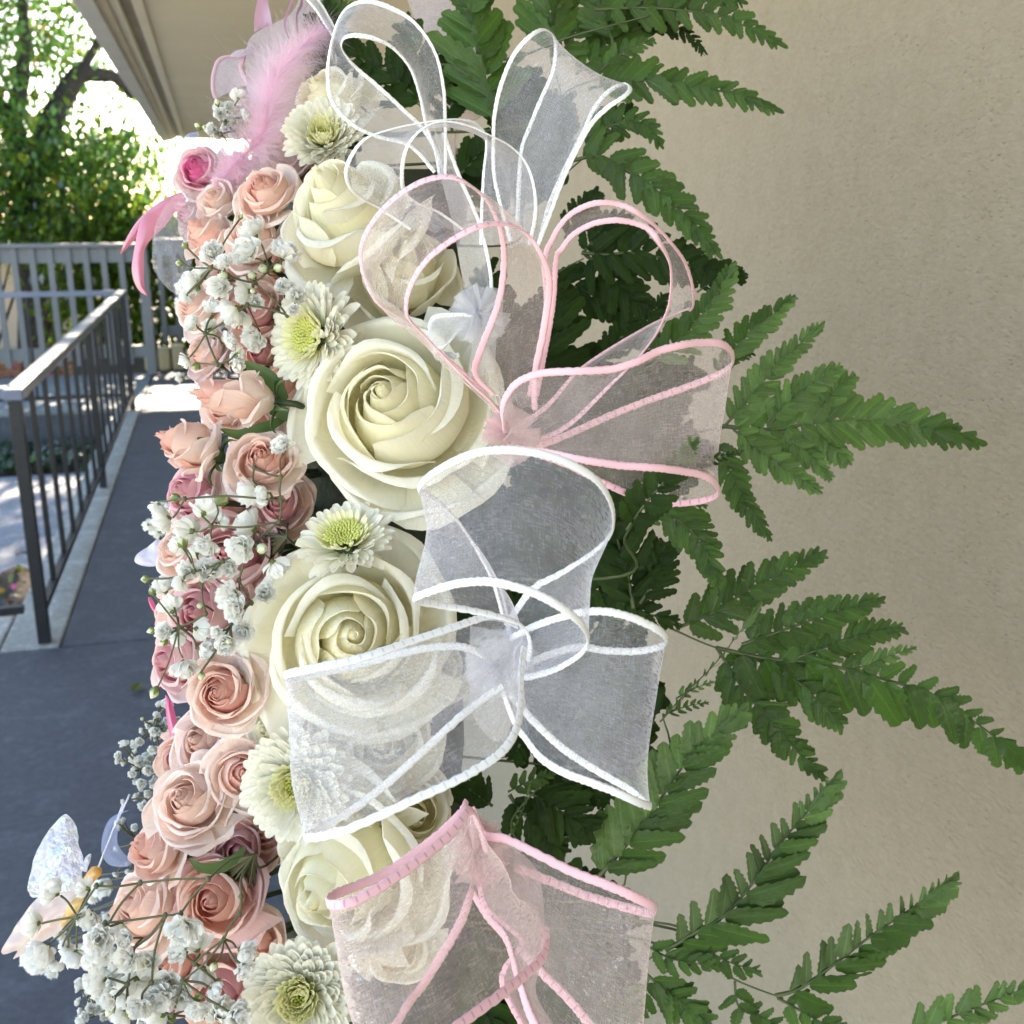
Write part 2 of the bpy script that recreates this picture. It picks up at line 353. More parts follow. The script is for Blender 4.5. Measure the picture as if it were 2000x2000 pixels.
# ------------------------------------------------------------------ setting: ground, walkway, kerb, path
def struct(name, mb_, mat, bevel=0, parent=None):
    o = mb_.obj(name, mat, parent, smooth=False, bevel=bevel)
    if parent is None: tag(o, kind='structure')
    return o
struct('ground', MB().poly([(-400, -400, -.42), (400, -400, -.42), (400, 400, -.42), (-400, 400, -.42)]), MAT['ground'])
soil = MB(); n = 26
rows = [[(-2.4 + 1.8 * j / 40, 4.0 + 4.7 * i / n, -.33 + .05 * noise.noise((j * .35, i * .35, 0)) + (.14 if 4.0 + 4.7 * i / n < 5.4 else 0)) for j in range(41)] for i in range(n + 1)]
struct('soil', soil.grid(rows), MAT['soil'])
base = struct('walkway', MB().box((-.62, -3, -.41), (.5, 10.6, -.03)).box((-1.6, -3, -.41), (-.622, 3.7, -.03)), MAT['retain'])
for (y0, y1) in ((-3, .2), (.206, 3.745), (3.753, 6.96), (6.966, 8.67), (8.676, 10.6)):
    struct('slab', MB().box((-1.597 if y1 < 3.8 else -.597, y0, -.028), (.498, y1, 0)), MAT['walk'], .004, base)
kerb = struct('kerb', MB().box((-2.4, 3.752, -.4), (-.603, 3.76, -.02)), MAT['kerb'])
for y0, y1, x0, x1 in ((3.764, 4.12, -2.395, -.80), (3.764, 4.36, -.795, -.603), (4.366, 5.9, -.795, -.603), (5.906, 7.3, -.795, -.603), (7.306, 8.66, -.795, -.603)):
    struct('kerbstone', MB().box((x0, y0, -.4), (x1, y1, .002)), MAT['kerb'], .008, kerb)
path = struct('path', MB().box((-3.4, 5.62, -.4), (-.80, 7.85, -.30)), MAT['path'], .01)
land = struct('landing', MB().box((-9, 8.676, -.41), (-.60, 10.6, -.03)), MAT['retain'])
for x0, x1 in ((-.603, -1.9), (-1.908, -3.6), (-3.608, -9)):
    struct('slab', MB().box((x1, 8.674, -.028), (x0 - .003, 9.6, .001)), MAT['landing'], .004, land)
    struct('slab', MB().box((x1, 9.606, -.028), (x0 - .003, 10.6, .001)), MAT['landing'], .004, land)
struct('planting_bed', MB().box((-9, 10.61, -.40), (.5, 13.2, -.06)), MAT['soil'])

# building: wall, eave
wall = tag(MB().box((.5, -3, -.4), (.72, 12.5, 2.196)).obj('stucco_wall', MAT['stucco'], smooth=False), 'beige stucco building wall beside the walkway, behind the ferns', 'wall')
roof = empty('roof_eave', (0, 0, 2.2), 'cream plaster eave with grey and brown edge boards over the walkway', 'eave')
def rp(name, x0, x1, z0, z1, mat, y1=12.5):
    MB().box((x0, -3, z0), (x1, y1, z1)).obj(name, MAT[mat], roof, smooth=False, bevel=.003)
rp('soffit', -.173, .72, .0, .05, 'soffit'); rp('trim_board', -.214, -.174, -.012, .04, 'eave_cream')
rp('trim_board', -.262, -.215, .012, .05, 'eave_brown'); rp('trim_board', -.296, -.263, -.010, .04, 'eave_cream')
rp('trim_board', -.335, -.297, -.020, .05, 'eave_tan'); rp('fascia', -.412, -.336, -.030, .16, 'eave_grey')
MB().box((-.41, -3, .17), (.9, 12.5, .22)).obj('roof_deck', MAT['eave_brown'], roof, smooth=False)

# fence of grey pickets at the far end of the landing
def fence(y, x0, x1, step, top, postxs, label, z0=0.0, first=None):
    f = empty('picket_fence', (x0, y, z0), label, 'fence', 'grey picket fences at the end of the walkway')
    def b(name, lo, hi, bv=.004): MB().box(tuple(a - c for a, c in zip(lo, (x0, y, z0))), tuple(a - c for a, c in zip(hi, (x0, y, z0)))).obj(name, MAT['fence_paint'], f, smooth=False, bevel=bv)
    b('top_rail', (x0, y - .07, top - .035), (x1, y + .07, top)); b('upper_rail', (x0, y - .02, top - .17), (x1, y + .02, top - .036))
    b('lower_rail', (x0, y - .02, z0 + .16), (x1, y + .02, z0 + .27))
    for px in postxs: b('post', (px - .045, y - .05, z0), (px + .045, y + .045, top - .036), .006)
    x = x0 + .04
    while x < x1 - .03:
        if all(abs(x - px) > .07 for px in postxs): b('picket', (x - .026, y - .043, z0 + .1), (x + .026, y - .0205, top - .036))
        x += step
fence(10.52, -6.0, -.55, .148, 1.185, (-5.9, -3.9, -2.2, -.60), 'shaded grey picket fence along the landing behind the black railing')
fence(12.0, -.56, .45, .148, 1.19, (.40,), 'sunlit pale picket fence right of the end post, beside the flowers', .03)

# black metal railing, two runs
def railing(pts, label, step, far=False):
    p0, p1 = Vector(pts[0]), Vector(pts[1])
    r = empty('metal_railing', p0, label, 'railing', 'black metal railings round the planting bed')
    d = p1 - p0; Ln = d.length; u = d.normalized(); s = Vector((-u.y, u.x, 0))
    def bar(name, a0, a1, hw, z0, z1, mat='rail_paint', bv=.002):
        m = MB(); c = [u * a0 - s * hw, u * a1 - s * hw, u * a1 + s * hw, u * a0 + s * hw]
        vs = [Vector((q.x, q.y, z0)) for q in c] + [Vector((q.x, q.y, z1)) for q in c]
        b0 = len(m.v); m.v += [tuple(q) for q in vs]
        for f in ((0,3,2,1),(4,5,6,7),(0,1,5,4),(1,2,6,5),(2,3,7,6),(3,0,4,7)): m.f.append(f); m.uv += [(0, 0)] * 4; m.mi.append(0)
        m.obj(name, MAT[mat], r, smooth=False, bevel=bv)
    bar('handrail', -.03, Ln + .03, .03, .855, .893, 'handrail', .004)
    bar('bottom_rail', .022, Ln - .022, .014, .10, .128)
    if not far: bar('post', -.02, .02, .02, 0, .854)
    bar('post', Ln - .02, Ln + .02, .02, 0, .854)
    k = 1; mid = int(Ln / step / 2)
    while k * step < Ln - .05:
        if k == mid: bar('post', k * step - .014, k * step + .014, .018, 0, .854)
        else: bar('baluster', k * step - .0095, k * step + .0095, .0095, .129, .854)
        k += 1
railing(((-.655, 3.81, .002), (-.655, 8.58, .002)), 'black metal railing with sloping view along the walkway kerb', .325)
railing(((-.695, 3.85, .002), (-4.5, 3.85, .002)), 'black metal railing turning left from the nearest post', .325, True)
railing(((-.72, 8.60, .0), (-4.8, 8.60, .0)), 'black metal railing crossing in front of the picket fence', .6)

# far wall of a house, planter edging, pots
hw = empty('garden_wall', (-6, 17, -.42), 'low pink rendered wall in the sun, seen through the fence', 'wall')
MB().box((-6, 0, 0), (4.7, .3, 1.36)).obj('wall', MAT['pink_wall'], hw, smooth=False)
MB().box((-6, -.05, 1.361), (4.74, .35, 1.43)).obj('coping', MAT['eave_tan'], hw, smooth=False)
ed = empty('planter_edging', (-2.4, 10.95, -.06), 'low clay brick edging under the fence rail', 'edging')
for k in range(9):
    MB().box((-.9 + k * .22, -.06, 0), (-.9 + k * .22 + .2, .06, .16 + .02 * (k % 2))).obj('brick', MAT['clay'], ed, smooth=False, bevel=.008)
st = empty('stone_edging', (-.2, 11.2, -.06), 'row of yellowish edging stones below the pale fence', 'edging')
for k in range(7):
    MB().box((-.5 + k * .13, -.05, 0), (-.5 + k * .13 + .11, .05, .2 + .03 * (k % 3))).obj('stone', MAT['stone'], st, smooth=False, bevel=.02)

# ------------------------------------------------------------------ foliage far away
def leaf_cloud(name, pts, size, mats, weights, parent=None, seed=1, flat=.5):
    rg = random.Random(seed); m = MB()
    for p in pts:
        s_ = size * rg.uniform(.6, 1.3)
        q = Matrix.Rotation(rg.uniform(0, 6.28), 3, 'Z') @ Matrix.Rotation(rg.gauss(0, 1) * flat * 1.5, 3, 'X')
        mi = rg.choices(range(len(mats)), weights)[0]
        pr = [(0, -.5, 0), (.30, -.1, .07), (.24, .25, .05), (0, .55, -.05), (-.24, .25, .05), (-.30, -.1, .07)]
        vs = [Vector(p) + q @ (Vector(x) * s_) for x in pr]; b = len(m.v); m.v += [tuple(x) for x in vs]
        m.f += [(b, b + 1, b + 2, b + 3), (b, b + 3, b + 4, b + 5)]; m.mi += [mi, mi]
        m.uv += [(.5, .1), (1, .4), (1, .7), (.5, 1), (.5, .1), (.5, 1), (0, .7), (0, .4)]
    return m.obj(name, mats, parent, smooth=False)
tree = empty('shade_tree', (-5.75, 14, -.4), 'tall leafy tree with dark forked trunk beyond the fence', 'tree')
def tp(px, py, d=14.0):                     # a point of the tree, from where the photo shows it
    q = P(px, py, 1.0) - CAM; return CAM + q * (d / q.y) - Vector((-5.75, 14, -.4))
tr = MB()
tr.tube(cr([tp(75, 900), tp(72, 640), tp(66, 470), tp(56, 400), tp(50, 345)], 5), [.27, .26, .25, .24, .23, .22, .21, .2, .2, .2, .2, .2, .2, .2, .2, .19, .19, .18, .18, .18, .17], 9)
tr.tube(cr([tp(48, 370), tp(34, 290), tp(25, 245), tp(38, 180), tp(48, 90), tp(44, 20), tp(40, -90)], 5), [.14 - .10 * i / 30 for i in range(31)], 8)
tr.tube(cr([tp(26, 250), tp(8, 215), tp(-25, 160), tp(-60, 60)], 5), [.10 - .07 * i / 15 for i in range(16)], 7)
tr.tube(cr([tp(56, 350), tp(82, 290), tp(102, 235), tp(132, 175), tp(158, 145), tp(190, 146), tp(228, 153), tp(262, 190)], 5), [.17 - .12 * i / 35 for i in range(36)], 8)
tr.tube(cr([tp(145, 165), tp(170, 120), tp(200, 60), tp(220, -30)], 5), [.07 - .05 * i / 15 for i in range(16)], 7)
tr.tube(cr([tp(70, 310), tp(45, 270), tp(38, 240)], 4), .06, 6)
tr.tube(cr([tp(95, 315), tp(125, 308), tp(150, 330), tp(175, 355)], 4), [.035, .034, .033, .032, .03, .028, .026, .024, .022, .02, .018, .016, .014], 6)
tr.obj('trunk', MAT['bark'], tree)
rg = random.Random(11); lp = []
clump = []
for k in range(330):
    px, py = rg.uniform(-420, 330), rg.uniform(-420, 480); d = rg.uniform(12.6, 17.0)
    if 0 < px < 250 and 0 < py < 430 and rg.random() < .9: d = rg.uniform(14.5, 17.0)
    if px > 195 + (480 - py) * -.05 + rg.uniform(0, 60) and py < 250 and py > 60 and rg.random() < .55: continue
    if 215 < px and 220 < py < 370 and rg.random() < .85: continue
    clump.append((tp(px, py, d), rg.uniform(.28, .62)))
for c, r_ in clump:
    for k in range(int(135 * r_ / .4)):
        q = Vector((rg.gauss(0, 1), rg.gauss(0, 1), rg.gauss(0, .8))) * r_ * .55
        lp.append(c + q)
leaf_cloud('crown', lp, .092, [MAT['leaf_a'], MAT['leaf_y'], MAT['leaf_o']], (.82, .16, .02), tree, 5)
def shrub(name, label, cat, lo, hi, cnt, size, mats, wts, seed, group=None):
    o = empty(name, Vector(((lo[0] + hi[0]) / 2, (lo[1] + hi[1]) / 2, lo[2])), label, cat, group)
    rg = random.Random(seed); pts = []; c0 = o.location
    cl = [(rg.uniform(lo[0], hi[0]), rg.uniform(lo[1], hi[1]), lo[2] + (hi[2] - lo[2]) * rg.random() ** .8) for _ in range(max(6, cnt // 45))]
    for k in range(cnt):
        c = rg.choice(cl); pts.append(Vector(c) + Vector((rg.gauss(0, .16), rg.gauss(0, .13), rg.gauss(0, .15))) - Vector(c0))
    leaf_cloud('foliage', [p for p in pts if p.z > 0], size, mats, wts, o, seed, 1.4)
    m = MB()
    for k in range(10):
        c = Vector(rg.choice(cl)) - Vector(c0); b = Vector((c.x * .5, c.y * .5, -.08 - lo[2]))
        m.tube(cr([b, b.lerp(c, .5) + Vector((.03, 0, .05)), c], 3), [.022, .02, .018, .015, .012, .01, .008], 5)
    m.obj('stem', MAT['bark'], o)
shrub('hedge_shrub', 'bright sunlit hedge behind the pale fence at the walkway end', 'hedge', (-1.7, 12.7, -.06), (.9, 13.9, 1.45), 17000, .085, [MAT['hedge'], MAT['ivy']], (.85, .15), 3)
shrub('garden_bush', 'dark leafy bush under the tree, above the fence rail', 'bush', (-5.6, 12.8, .95), (-.5, 14.4, 2.3), 11000, .095, [MAT['leaf_a'], MAT['hedge']], (.75, .25), 4)
iv = MB()
ivp = [(rng.uniform(-6, -.85), rng.uniform(7.88, 8.62), -.30 + rng.random() * .12) for _ in range(2600)]
tag(leaf_cloud('ground_cover', ivp, .075, [MAT['ivy'], MAT['leaf_a']], (.8, .2), None, 9, .4), kind='stuff')
lit = [(rng.uniform(-3, -.9), rng.uniform(4.2, 5.5), -.165 + rng.random() * .03) for _ in range(420)]
tag(leaf_cloud('leaf_litter', lit, .045, [MAT['soil'], MAT['leaf_y'], MAT['leaf_o']], (.7, .2, .1), None, 12, .25), kind='stuff')
wp = empty('weed_plant', (-1.05, 4.75, -.19), 'small pink flowering weed in the soil behind the nearest railing post', 'plant')
leaf_cloud('foliage', [(rng.gauss(0, .07), rng.gauss(0, .06), .02 + rng.random() * .13) for _ in range(90)], .035, [MAT['ivy'], MAT['bract']], (.8, .2), wp, 14)
bgp = empty('bedding_plant', (-2.2, 10.78, -.06), 'pink bedding flowers on the ground behind the fence rail', 'plant')
leaf_cloud('foliage', [(rng.uniform(-.9, .9), rng.gauss(0, .05), .03 + rng.random() * .22) for _ in range(260)], .05, [MAT['hedge'], MAT['bract']], (.65, .35), bgp, 15)
tag(leaf_cloud('fallen_leaf', [(-.32, 3.3, .016)], .05, [MAT['leaf_y']], (1,), None, 2, .1), 'yellow fallen leaf lying on the dark walkway', 'leaf')

# ------------------------------------------------------------------ the standing spray: foam body and stand
def loc_tube(m, o, pts, rad, n=6): m.tube([Vector(p) - o for p in pts], rad, n)
fo = P(640, 1000, .60)
foam = empty('floral_foam', fo, 'dark green foam block inside the standing flower spray', 'foam block')
m = MB(); ring = []
for k in range(26):
    py = 330 + k * 80; row = []
    for a in range(12):
        th = 2 * math.pi * a / 12
        q = P(730 + 175 * math.cos(th) * (1 + .12 * noise.noise((k * .7, a * .9, 0))), py, .625 + .045 * math.sin(th) * (1 + .2 * noise.noise((k, a, 3))))
        row.append(q - fo)
    ring.append(row)
m.grid(ring, close=True); m.obj('foam', MAT['foam'], foam)
sp0 = P(660, 1900, .70)
stand = empty('wire_stand', Vector((sp0.x, sp0.y, 0)), 'dark wire easel stand holding the spray from behind', 'stand')
m = MB(); top = P(650, -100, .66)
for dx, dy in ((-.22, -.05), (.10, -.06), (-.02, .40)):
    loc_tube(m, stand.location, [top, Vector((sp0.x + dx, sp0.y + .12 + dy, 0.0))], .004)
m.obj('leg', MAT['wire'], stand)
def to_foam(p): # nearest point of the foam's axis
    best = None
    for k in range(40):
        q = P(640, -200 + k * 66, .61)
        if best is None or (q - p).length < (best - p).length: best = q
    return best

# ------------------------------------------------------------------ roses
def basis(z, spin=0.0, yhint=None):
    z = z.normalized(); x = (yhint or Vector((.1, .2, 1))).cross(z)
    if x.length < 1e-3: x = z.orthogonal()
    x.normalize(); y = z.cross(x)
    return (Matrix((x, y, z)).transposed() @ Matrix.Rotation(spin, 3, 'Z'))
RT = (.025, .06, .105, .16, .215, .275, .34, .41, .49, .575, .66, .75, .84, .92, .98, 1.03)
def petal(ts, phi0, W, Rr, rg, opn, wav, up):
    t = ts; x = t * 15; k = min(14, int(x)); rt = RT[k] + (RT[k + 1] - RT[k]) * (x - k)
    rt = rt * (opn if t > .45 else opn * .5 + .5)
    if t < .45:
        zt = (.99 - .50 * t) * up; ctl = [(.03, 0), (rt + .16, .34 * up), (rt + .075, zt * .80), (rt + .01, zt * .97), (rt + .012 + .06 * t, zt + .008)]
    elif t < .68:
        zt = (.765 - .80 * (t - .45)) * up; ctl = [(.06, 0), (rt * .90, .26 * up), (rt * 1.0, zt * .76), (rt, zt), (rt + .085, zt - .02)]
    else:
        q = (t - .68) / .32; zt = (.57 - .33 * q) * up; lip = .05 + .05 * q
        ctl = [(.08, 0), (rt * (.62 - .1 * q), .12 * up), (rt * .86, zt * .70), (rt * (1 - lip), zt), (rt * (1 + .01), zt - .02 - .07 * q)]
    pf = cr([Vector((a, b, 0)) for a, b in ctl], 6); nu, nv = 15, 13; rows = []; uvs = []
    spir = (.13 + .16 * (1 - t)) * rg.uniform(.7, 1.25)
    s1, s2, s3 = rg.uniform(0, 6), rg.uniform(0, 6), rg.uniform(0, 6); asym = rg.uniform(-.5, .5)
    tilt = rg.gauss(0, .07) * (.4 + t); zj = rg.gauss(0, .022) * (.4 + t); pt = rg.uniform(.0, .10) * t; fall = .36 + .10 * t + rg.uniform(-.06, .06)
    for i in range(nv):
        v = i / (nv - 1); r_ = []; u_ = []
        for j in range(nu):
            u = -1 + 2 * j / (nu - 1)
            vv = v * (1 - fall * abs(u) ** 2.5 - .03 + pt * math.exp(-(u * 4) ** 2) + .025 * math.sin(2.3 * u + s3) + wav * .5 * math.sin(9 * u + s1) + .05 * t * noise.noise(Vector((u * 3.1, s2, s3))) + .022 * t * noise.noise(Vector((u * 9, s1, s3))))
            vv = min(.999, max(0, vv)) * (len(pf) - 1); kk = int(vv); q = pf[kk].lerp(pf[kk + 1], vv - kk)
            wv = W * (.30 + .70 * min(1, v * 1.7) ** .6); phi = phi0 + (u + asym * .15 * v) * wv
            ruff = wav * v ** 3 * (math.sin(3.1 * u + s1) * .7 + math.sin(6.7 * u + s2) * .45) * (.35 + .65 * t)
            r = q.x * (1 + spir * u * (.4 + .6 * v)) + ruff + .13 * t * v ** 4 * abs(u) ** 3
            r += .045 * t * v * noise.noise(Vector((u * 1.7 + s1, v * 2.4, s2))); zz_ = .05 * t * v * noise.noise(Vector((u * 1.9, v * 2.0 + s3, s1)))
            z = zz_ + q.y + wav * .7 * v * v * math.sin(4.3 * u + s2) + tilt * u * v + zj * v - .10 * t * v ** 4 * abs(u) ** 4
            r_.append(Vector((r * math.cos(phi), r * math.sin(phi), z)) * Rr); u_.append(((u + 1) / 2, v))
        rows.append(r_); uvs.append(u_)
    return MB().grid(rows, uvs)
GOLD = 2.39996
def rose(px, py, d, rpx, axis, npet, mats, label, group, opn=1.0, wav=.03, up=1.0, seed=0, name='rose', sepals=False, tmax=1.0, tmin=0.0):
    rg = random.Random(seed * 31 + 5); Rr = rpx / F * d; ax = V(*axis); c = P(px, py, d)
    b = c - ax * (.45 * Rr * up)
    e = empty(name, Matrix.Translation(b) @ basis(ax, rg.uniform(0, 6)).to_4x4(), label, 'rose', group)
    for k in range(npet):
        t = tmin + (tmax - tmin) * (k / (npet - 1)); W = (2.6 - 9 * t if t < .12 else 1.55 - .75 * (t - .12)) + rg.uniform(-.12, .12)
        mt = mats[0] if t < .40 else mats[1] if t < .70 else mats[2]
        petal(max(0, t + rg.uniform(-.012, .012)), k * GOLD + rg.uniform(-.15, .15), W, Rr, rg, opn, wav, up).obj('petal', MAT[mt], e)
    cz = .94 * up * Rr; MB().tube([(0, 0, .1 * Rr), (0, 0, cz * .7), (.01 * Rr, 0, cz), (0, .01 * Rr, cz + .02 * Rr)], [.12 * Rr, .085 * Rr, .05 * Rr, .01 * Rr], 9).obj('bud_core', MAT[mats[0]], e)
    inv = e.matrix_world.inverted(); f = inv @ to_foam(b)
    m = MB(); m.tube(cr([f, Vector((0, 0, -.6 * Rr)), Vector((0, 0, .05 * Rr))], 4), .0016, 7)
    m.tube([(0, 0, -.12 * Rr), (0, 0, -.05 * Rr), (0, 0, .04 * Rr)], [.09 * Rr, .17 * Rr, .14 * Rr], 9)
    m.obj('stem', MAT['rstem'], e)
    if sepals:
        for k in range(5):
            a = k * 1.2566 + rg.uniform(-.2, .2); rows = []; uvs = []
            for i in range(9):
                v = i / 8; wd = .085 * math.sin(math.pi * min(1, v * .9 + .12)) * (1 - v) ** .5 + .004
                rr = .14 + .48 * math.sin(v * 1.7); zz = -.05 + .35 * v - .55 * v * v
                rows.append([Vector((rr * math.cos(a) - s_ * wd * math.sin(a), rr * math.sin(a) + s_ * wd * math.cos(a), zz + .05 * abs(s_))) * Rr for s_ in (-1, 0, 1)])
                uvs.append([(.5 + .5 * s_, v) for s_ in (-1, 0, 1)])
            MB().grid(rows, uvs).obj('sepal', MAT['sepal'], e)
    return e
WH = ('wr_in', 'wr_mid', 'wr_out'); PE = ('pr_in', 'pr_mid', 'pr_out'); HP = ('pk_in', 'pk_mid', 'pk_out'); MV = ('mv_in', 'mv_mid', 'mv_mid')
GW, GP = 'white roses down the middle of the spray', 'small peach and pink roses along the left side'
rose(772, 798, .478, 240, (-.14, .22, 1), 24, WH, 'large open white rose in the middle, left of the pink bow', GW, .97, .034, seed=2)
rose(690, 1240, .478, 228, (.14, .12, 1), 23, WH, 'open white rose below the green-centred chrysanthemum, partly under the white ribbon', GW, .97, .036, seed=5)
rose(676, 425, .51, 188, (-.35, .55, .85), 19, WH, 'white rose opening upward left of the topmost white bow', GW, .86, .03, 1.25, seed=8)
rose(790, 540, .528, 160, (.15, .45, 1), 14, WH, 'white rose seen through the sheer loop of the pink bow', GW, .85, .02, 1.3, seed=11)
rose(680, 1705, .478, 232, (-.45, -.20, 1), 20, WH, 'big white rose at the bottom between two chrysanthemums', GW, .92, .04, 1.1, seed=14)
rose(800, 1590, .510, 125, (.35, .25, 1), 14, WH, 'pale white rose just above the lower pink bow', GW, .85, .02, 1.3, seed=17)
rose(770, 1850, .520, 105, (.1, -.1, 1), 14, WH, 'white rose showing dimly through the lower pink ribbon', GW, .9, .03, seed=20)
rose(640, 200, .580, 112, (-.4, .5, .7), 14, WH, 'white rose behind the top chrysanthemum and the pink feather', GW, .95, .035, seed=23)
rose(545, 1420, .52, 105, (-.5, .1, 1), 16, WH, 'white rose half hidden between the coral rose and the white ribbon', GW, .95, .03, seed=26)

rose(437, 1352, .475, 88, (-.15, .15, 1), 30, PE, 'coral rose fully open below the baby\'s breath, its swirl facing out', GP, 1.0, .05, seed=31)
rose(472, 1508, .50, 75, (.35, .25, 1), 20, PE, 'peach rose tucked against the left side of a half-covered chrysanthemum', GP, 1.0, .06, seed=32)
rose(372, 1565, .50, 102, (-.2, .45, .8), 24, ('pr_mid', 'pr_out', 'pr_out'), 'ruffled salmon rose below the coral one', GP, 1.0, .07, seed=33)
rose(306, 1655, .53, 86, (-.6, .3, .6), 20, PE, 'peach rose at the left edge above the sprig of long dark stems', GP, .95, .06, 1.1, seed=34)
rose(282, 1775, .54, 108, (-.5, .4, .7), 24, ('pr_mid', 'pr_out', 'pr_out'), 'orange-tinted rose behind the bottom baby\'s breath stems', GP, 1.0, .06, seed=35)
rose(425, 1755, .53, 110, (-.1, .2, 1), 20, ('pr_in', 'pr_mid', 'mv_mid'), 'dusky rose in the gap left of the bottom white rose', GP, 1.0, .05, seed=36)
rose(462, 778, .49, 96, (-.93, .10, .35), 16, PE, 'pale peach rosebud lying sideways left of the large white rose', GP, .58, .03, 1.75, seed=37, sepals=True)
rose(372, 872, .50, 92, (-.85, .35, .45), 18, PE, 'peach rosebud below the sideways bud with green sepals', GP, .72, .04, 1.4, seed=38, sepals=True)
rose(512, 905, .49, 86, (.05, .45, .9), 22, PE, 'peach rose with a ragged coral centre beside a single white blossom', GP, .95, .08, seed=39, sepals=True)
rose(518, 378, .53, 78, (-.3, .45, .9), 22, PE, 'coral rose below the pink feather', GP, 1.0, .06, seed=40)
rose(492, 470, .53, 88, (-.4, .5, .7), 20, ('pr_mid', 'pr_out', 'pr_out'), 'deep coral rose behind the upper baby\'s breath', GP, .9, .05, 1.1, seed=41)
rose(405, 462, .55, 75, (-.6, .5, .6), 18, PE, 'salmon rose next to the pink satin ribbon tails', GP, .85, .05, 1.15, seed=42)
rose(385, 600, .53, 73, (-.6, .2, .8), 18, ('pr_mid', 'pr_out', 'pr_out'), 'salmon rose at the left edge beside the pale fence', GP, .95, .05, seed=43)
rose(402, 690, .52, 67, (-.6, .3, .8), 18, ('pr_mid', 'pk_out', 'pk_out'), 'blush rose above the sideways peach rosebud', GP, .95, .05, seed=44)
rose(388, 333, .58, 62, (-.25, .15, 1), 20, HP, 'blush rose with a hot pink heart at the top left', GP, 1.0, .05, seed=45)
rose(500, 605, .54, 73, (-.2, .3, .9), 18, ('mv_in', 'pr_in', 'pr_mid'), 'dark coral rose in the gap behind the upper white sprig', GP, 1.0, .05, seed=46)
rose(372, 965, .515, 81, (-.5, .2, .8), 20, ('mv_in', 'pk_mid', 'pk_out'), 'pink rose with a mauve inside below the peach rosebud', GP, .95, .05, seed=47)
rose(352, 1075, .54, 83, (-.6, .2, .8), 18, ('pr_mid', 'pr_out', 'pr_out'), 'peach rose behind the middle baby\'s breath at its left', GP, .95, .05, seed=48)
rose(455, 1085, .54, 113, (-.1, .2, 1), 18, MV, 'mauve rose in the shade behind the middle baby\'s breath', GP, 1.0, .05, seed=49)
rose(400, 1195, .54, 108, (-.3, .1, 1), 18, ('mv_in', 'mv_mid', 'pr_mid'), 'pinkish rose behind the lower stems of the middle sprig', GP, 1.0, .05, seed=50)
rose(345, 1290, .54, 88, (-.6, .0, .8), 18, ('mv_in', 'mv_mid', 'pk_out'), 'lilac-pink rose left of the open coral rose', GP, 1.0, .04, seed=51)
rose(400, 1450, .53, 88, (-.3, .3, .9), 18, ('pr_mid', 'pk_out', 'pr_out'), 'pale rose between the coral and the salmon roses', GP, 1.0, .05, seed=52)
rose(470, 1660, .545, 81, (.1, .2, 1), 16, ('mv_in', 'mv_mid', 'pr_mid'), 'shaded mauve rose above the green sepal', GP, 1.0, .05, seed=53)
rose(330, 1880, .555, 113, (-.3, .2, .9), 18, ('pr_in', 'pr_mid', 'mv_mid'), 'pink rose under the lowest baby\'s breath blossoms', GP, 1.0, .05, seed=54)
rose(440, 1935, .55, 113, (0, .1, 1), 18, ('mv_in', 'pr_mid', 'pr_mid'), 'rose at the bottom edge behind the drooping white sprig', GP, 1.0, .05, seed=55)
rose(560, 300, .60, 88, (-.4, .2, .8), 16, ('pr_mid', 'pk_out', 'pk_out'), 'faint blush rose behind the feather and the top white rose', GP, 1.0, .05, seed=56)

rose(745, 1450, .50, 130, (.1, .1, 1), 15, WH, 'white rose seen through the wide left panel of the central white bow', GW, .95, .03, seed=60)
rose(840, 1310, .53, 105, (.3, .2, 1), 14, WH, 'pale rose deep behind the knot of the central white bow', GW, .85, .03, 1.2, seed=61)
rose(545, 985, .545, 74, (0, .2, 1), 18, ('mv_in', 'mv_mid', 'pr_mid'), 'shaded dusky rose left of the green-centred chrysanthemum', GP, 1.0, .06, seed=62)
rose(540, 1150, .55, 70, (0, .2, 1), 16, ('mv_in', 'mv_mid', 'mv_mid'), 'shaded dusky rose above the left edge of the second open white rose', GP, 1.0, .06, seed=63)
rose(555, 760, .55, 62, (-.2, .2, 1), 16, ('pr_in', 'pr_mid', 'pr_mid'), 'peach rose deep between the sideways bud and the large white rose', GP, 1.0, .06, seed=64)
rose(440, 560, .56, 66, (-.2, .2, 1), 16, ('pr_mid', 'pk_out', 'pr_mid'), 'peach rose deep behind the upper white sprig', GP, 1.0, .06, seed=65)
rose(560, 520, .56, 56, (-.2, .2, 1), 16, ('mv_in', 'pr_in', 'pr_mid'), 'coral rose deep beside the tiny half-open chrysanthemum', GP, 1.0, .06, seed=66)
rose(450, 985, .55, 60, (-.2, .2, 1), 16, ('pr_in', 'pr_mid', 'pr_mid'), 'peach rose deep behind the top of the middle white sprig', GP, 1.0, .06, seed=67)

